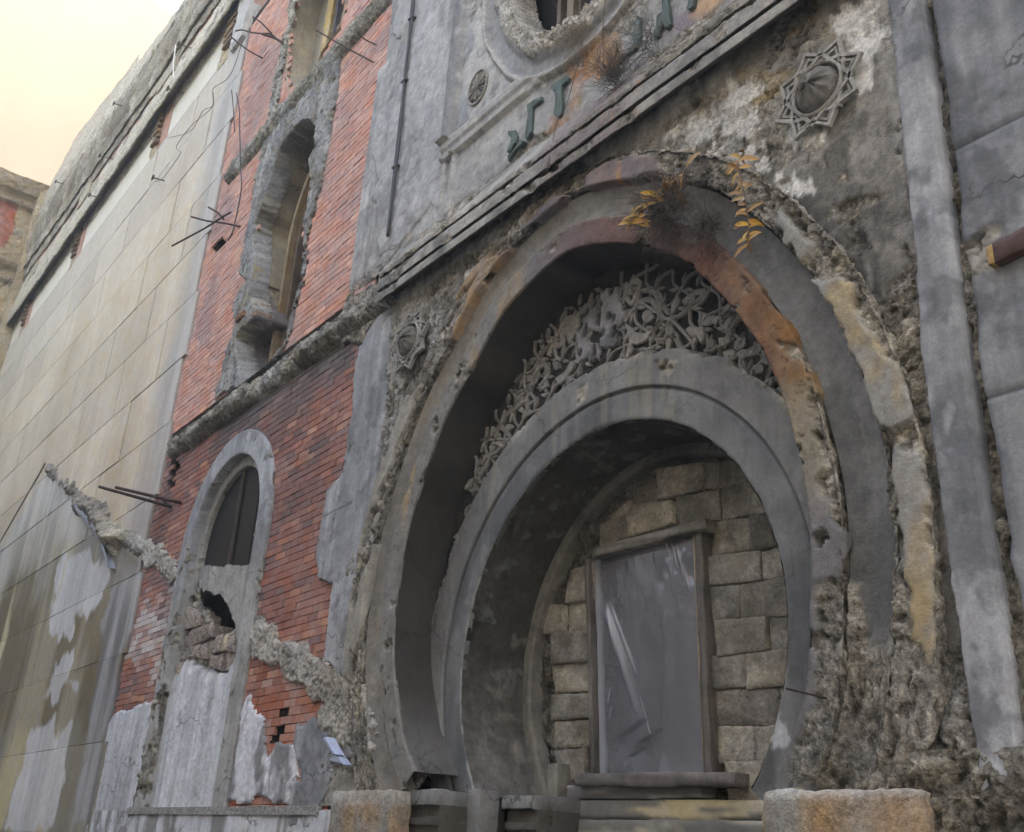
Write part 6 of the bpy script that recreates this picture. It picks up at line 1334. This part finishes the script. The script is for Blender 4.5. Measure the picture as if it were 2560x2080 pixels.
wob = .012 * np.sin(np.arange(len(pp)) * 2.3)
tube('cable', np.stack([pp[:, 0] + wob, np.full(len(pp), -.07), pp[:, 1]], 1), .016, (.055, .057, .062), M_cable, pipe, 8, 6)
tube('cable', np.stack([pp[:, 0] - .042 - wob, np.full(len(pp), -.06), pp[:, 1]], 1), .011, (.05, .05, .055), M_cable, pipe, 7, 6)
for z in (8.15, 9.3, 10.2): xx = np.interp(z, pp[::-1, 1], pp[::-1, 0]); box('clip', xx - .06, xx + .03, -.09, -.03, z, z + .018, (.09, .09, .09), M_metal, pipe, .002)
bm_ = thing('rusty_beam', 'rusty flat iron bar set in the broken patch of the side wall', 'iron bar', (-1.9, -.1, 4.3))
V, F = hexa([(-1.95, 4.335), (-1.2, 4.41), (-1.2, 4.30), (-1.95, 4.235)], .0, -.09, 16, 3, .003, .004, .004, 2); link('bar', V, F, (.10, .062, .055), M_rust, bm_, True)
V, F = hexa([(-1.985, 4.33), (-1.951, 4.336), (-1.951, 4.236), (-1.985, 4.24)], -.01, -.085, 2, 3, .003, .004, .003, 5); link('bar_end', V, F, (.42, .27, .09), M_rust, bm_, True)
# folded blue-grey metal scraps in the hole by the portal
ms = thing('metal_scrap', 'bent pale blue sheet metal poking from the broken corner', 'metal scrap', (-7.8, -.1, 2.35))
extr('folded_flange', A('metal1'), -.12, -.20, (.40, .46, .62), M_metal, ms); extr('folded_flange', A('metal2'), -.10, -.17, (.36, .41, .55), M_metal, ms)
P3 = A('metal3'); extr('inner_strip', P3, .05, -.01, (.36, .38, .36), M_metal, ms)
V, F = hexa([A('metal1')[1], (A('metal_hole')[1][0] - .02, A('metal_hole')[1][1] + .02), (A('metal_hole')[4][0] + .03, A('metal_hole')[4][1]), A('metal1')[2]], .02, -.04, 4, 4, .006, 0, .003, 3); link('crumpled_sheet', V, F, (.25, .25, .25), M_metal, ms, True)

# ---- plants in the crown of the arch
def leaf(parent, base, d, L, c):
    d = np.array(d, float); d /= np.linalg.norm(d); s = np.cross(d, (0, -1, .2)); s /= np.linalg.norm(s); u = np.cross(s, d); V = []; F = []
    for k in range(7):
        t = k / 6; w = L * .17 * math.sin(math.pi * min(1, t * .93 + .05)) ** .8; curl = -.25 * L * t * t
        c0 = np.array(base) + d * L * t + u * curl; V += [c0 - s * w + u * w * .45, c0, c0 + s * w + u * w * .45]
        if k: b = 3 * k; F += [(b - 3, b - 2, b + 1, b), (b - 2, b - 1, b + 2, b + 1)]
    return link('leaf', V, F, np.array(c) * rng.uniform(.75, 1.25), M_leaf, parent, True)
def plant(lbl, key, side, n, L):
    P = A(key); sc = (4.2 - .0) / 4.2; base = np.stack([P[:, 0], np.linspace(-.12, -.34, len(P)), P[:, 1]], 1)
    root = thing('yellow_plant', lbl, 'plant', tuple(base[0]))
    tube('stem', base, .005, (.13, .085, .07), M_root, root, 6, 5, .6); c = crom(base, 8)
    for k in range(n):
        i = int((k + .5) / n * (len(c) - 1)); sgn = -1 if (k % 3) else 1
        d = (side * (.8 if k % 3 else -.6) + rng.normal(0, .4), -.4 + rng.normal(0, .45), rng.normal(-.25, .5))
        leaf(root, c[i], d, L * rng.uniform(.7, 1.2), ((.36, .20, .045), (.27, .145, .04), (.42, .27, .07))[k % 3])
    return root
plant('yellowing leafy sprig hanging from the arch crown, with broad clustered leaves', 'pl1', -1, 40, .125)
plant('long yellow-leaved stem trailing down the arch haunch', 'pl2', -1, 38, .10)
def clump(lbl, x, y, z, r, n, droop, cl=(.115, .10, .09)):
    V, F = [], []
    for k in range(n):
        a, b = rng.uniform(0, 2 * math.pi), rng.normal(0, .6); p = np.array((x + rng.normal(0, r * .28), y + rng.normal(0, .03), z + rng.normal(0, r * .28)))
        pts = [p]; d = np.array((math.cos(a) * .8, -.25 - .4 * rng.random(), math.sin(a) * .6))
        for s in range(4): d = d + rng.normal(0, .5, 3) + np.array((0, .02, -droop)); d /= np.linalg.norm(d); p = p + d * r * .36; pts.append(p)
        v, f = tube('', pts, .0022, None, None, None, 3, 2, .4, False); o = len(V); V += v; F += [tuple(i + o for i in q) for q in f]
    o = link('root_clump', np.array(V), F, cl, M_root, None, True); tag(o, lbl, 'root clump'); return o
clump('biggest matted clump of dead grey roots at the arch crown', -3.93, -.16, 5.50, .24, 420, .05)
clump('small tuft of dead roots beside the trailing yellow stem', -3.60, -.15, 5.22, .13, 220, .15)
clump('tangle of dry twigs under the bronze letters, on the cornice', -4.50, -.12, 7.02, .22, 200, -.25, (.13, .115, .10))
clump('thin dry twigs on the cornice beyond the tangle', -4.15, -.12, 7.1, .22, 70, -.1, (.13, .115, .10))
clump('wispy dry grass hanging below the round window', -5.0, -.10, 7.78, .18, 110, .3, (.24, .21, .16))
# ================================================================== the hazy air of the street
hz = bpy.data.materials.new('hazy_air'); hz.use_nodes = True; hn = hz.node_tree.nodes; hn.remove(hn['Principled BSDF'])
pv = hn.new('ShaderNodeVolumePrincipled'); pv.inputs['Color'].default_value = (.98, .915, .82, 1); pv.inputs['Density'].default_value = .006; pv.inputs['Anisotropy'].default_value = .3
hz.node_tree.links.new(pv.outputs[0], hn['Material Output'].inputs['Volume'])
hb = box('haze', -125, 85, -95, 115, -1.0, 64, (.9, .9, .9), hz); hb['kind'] = 'stuff'
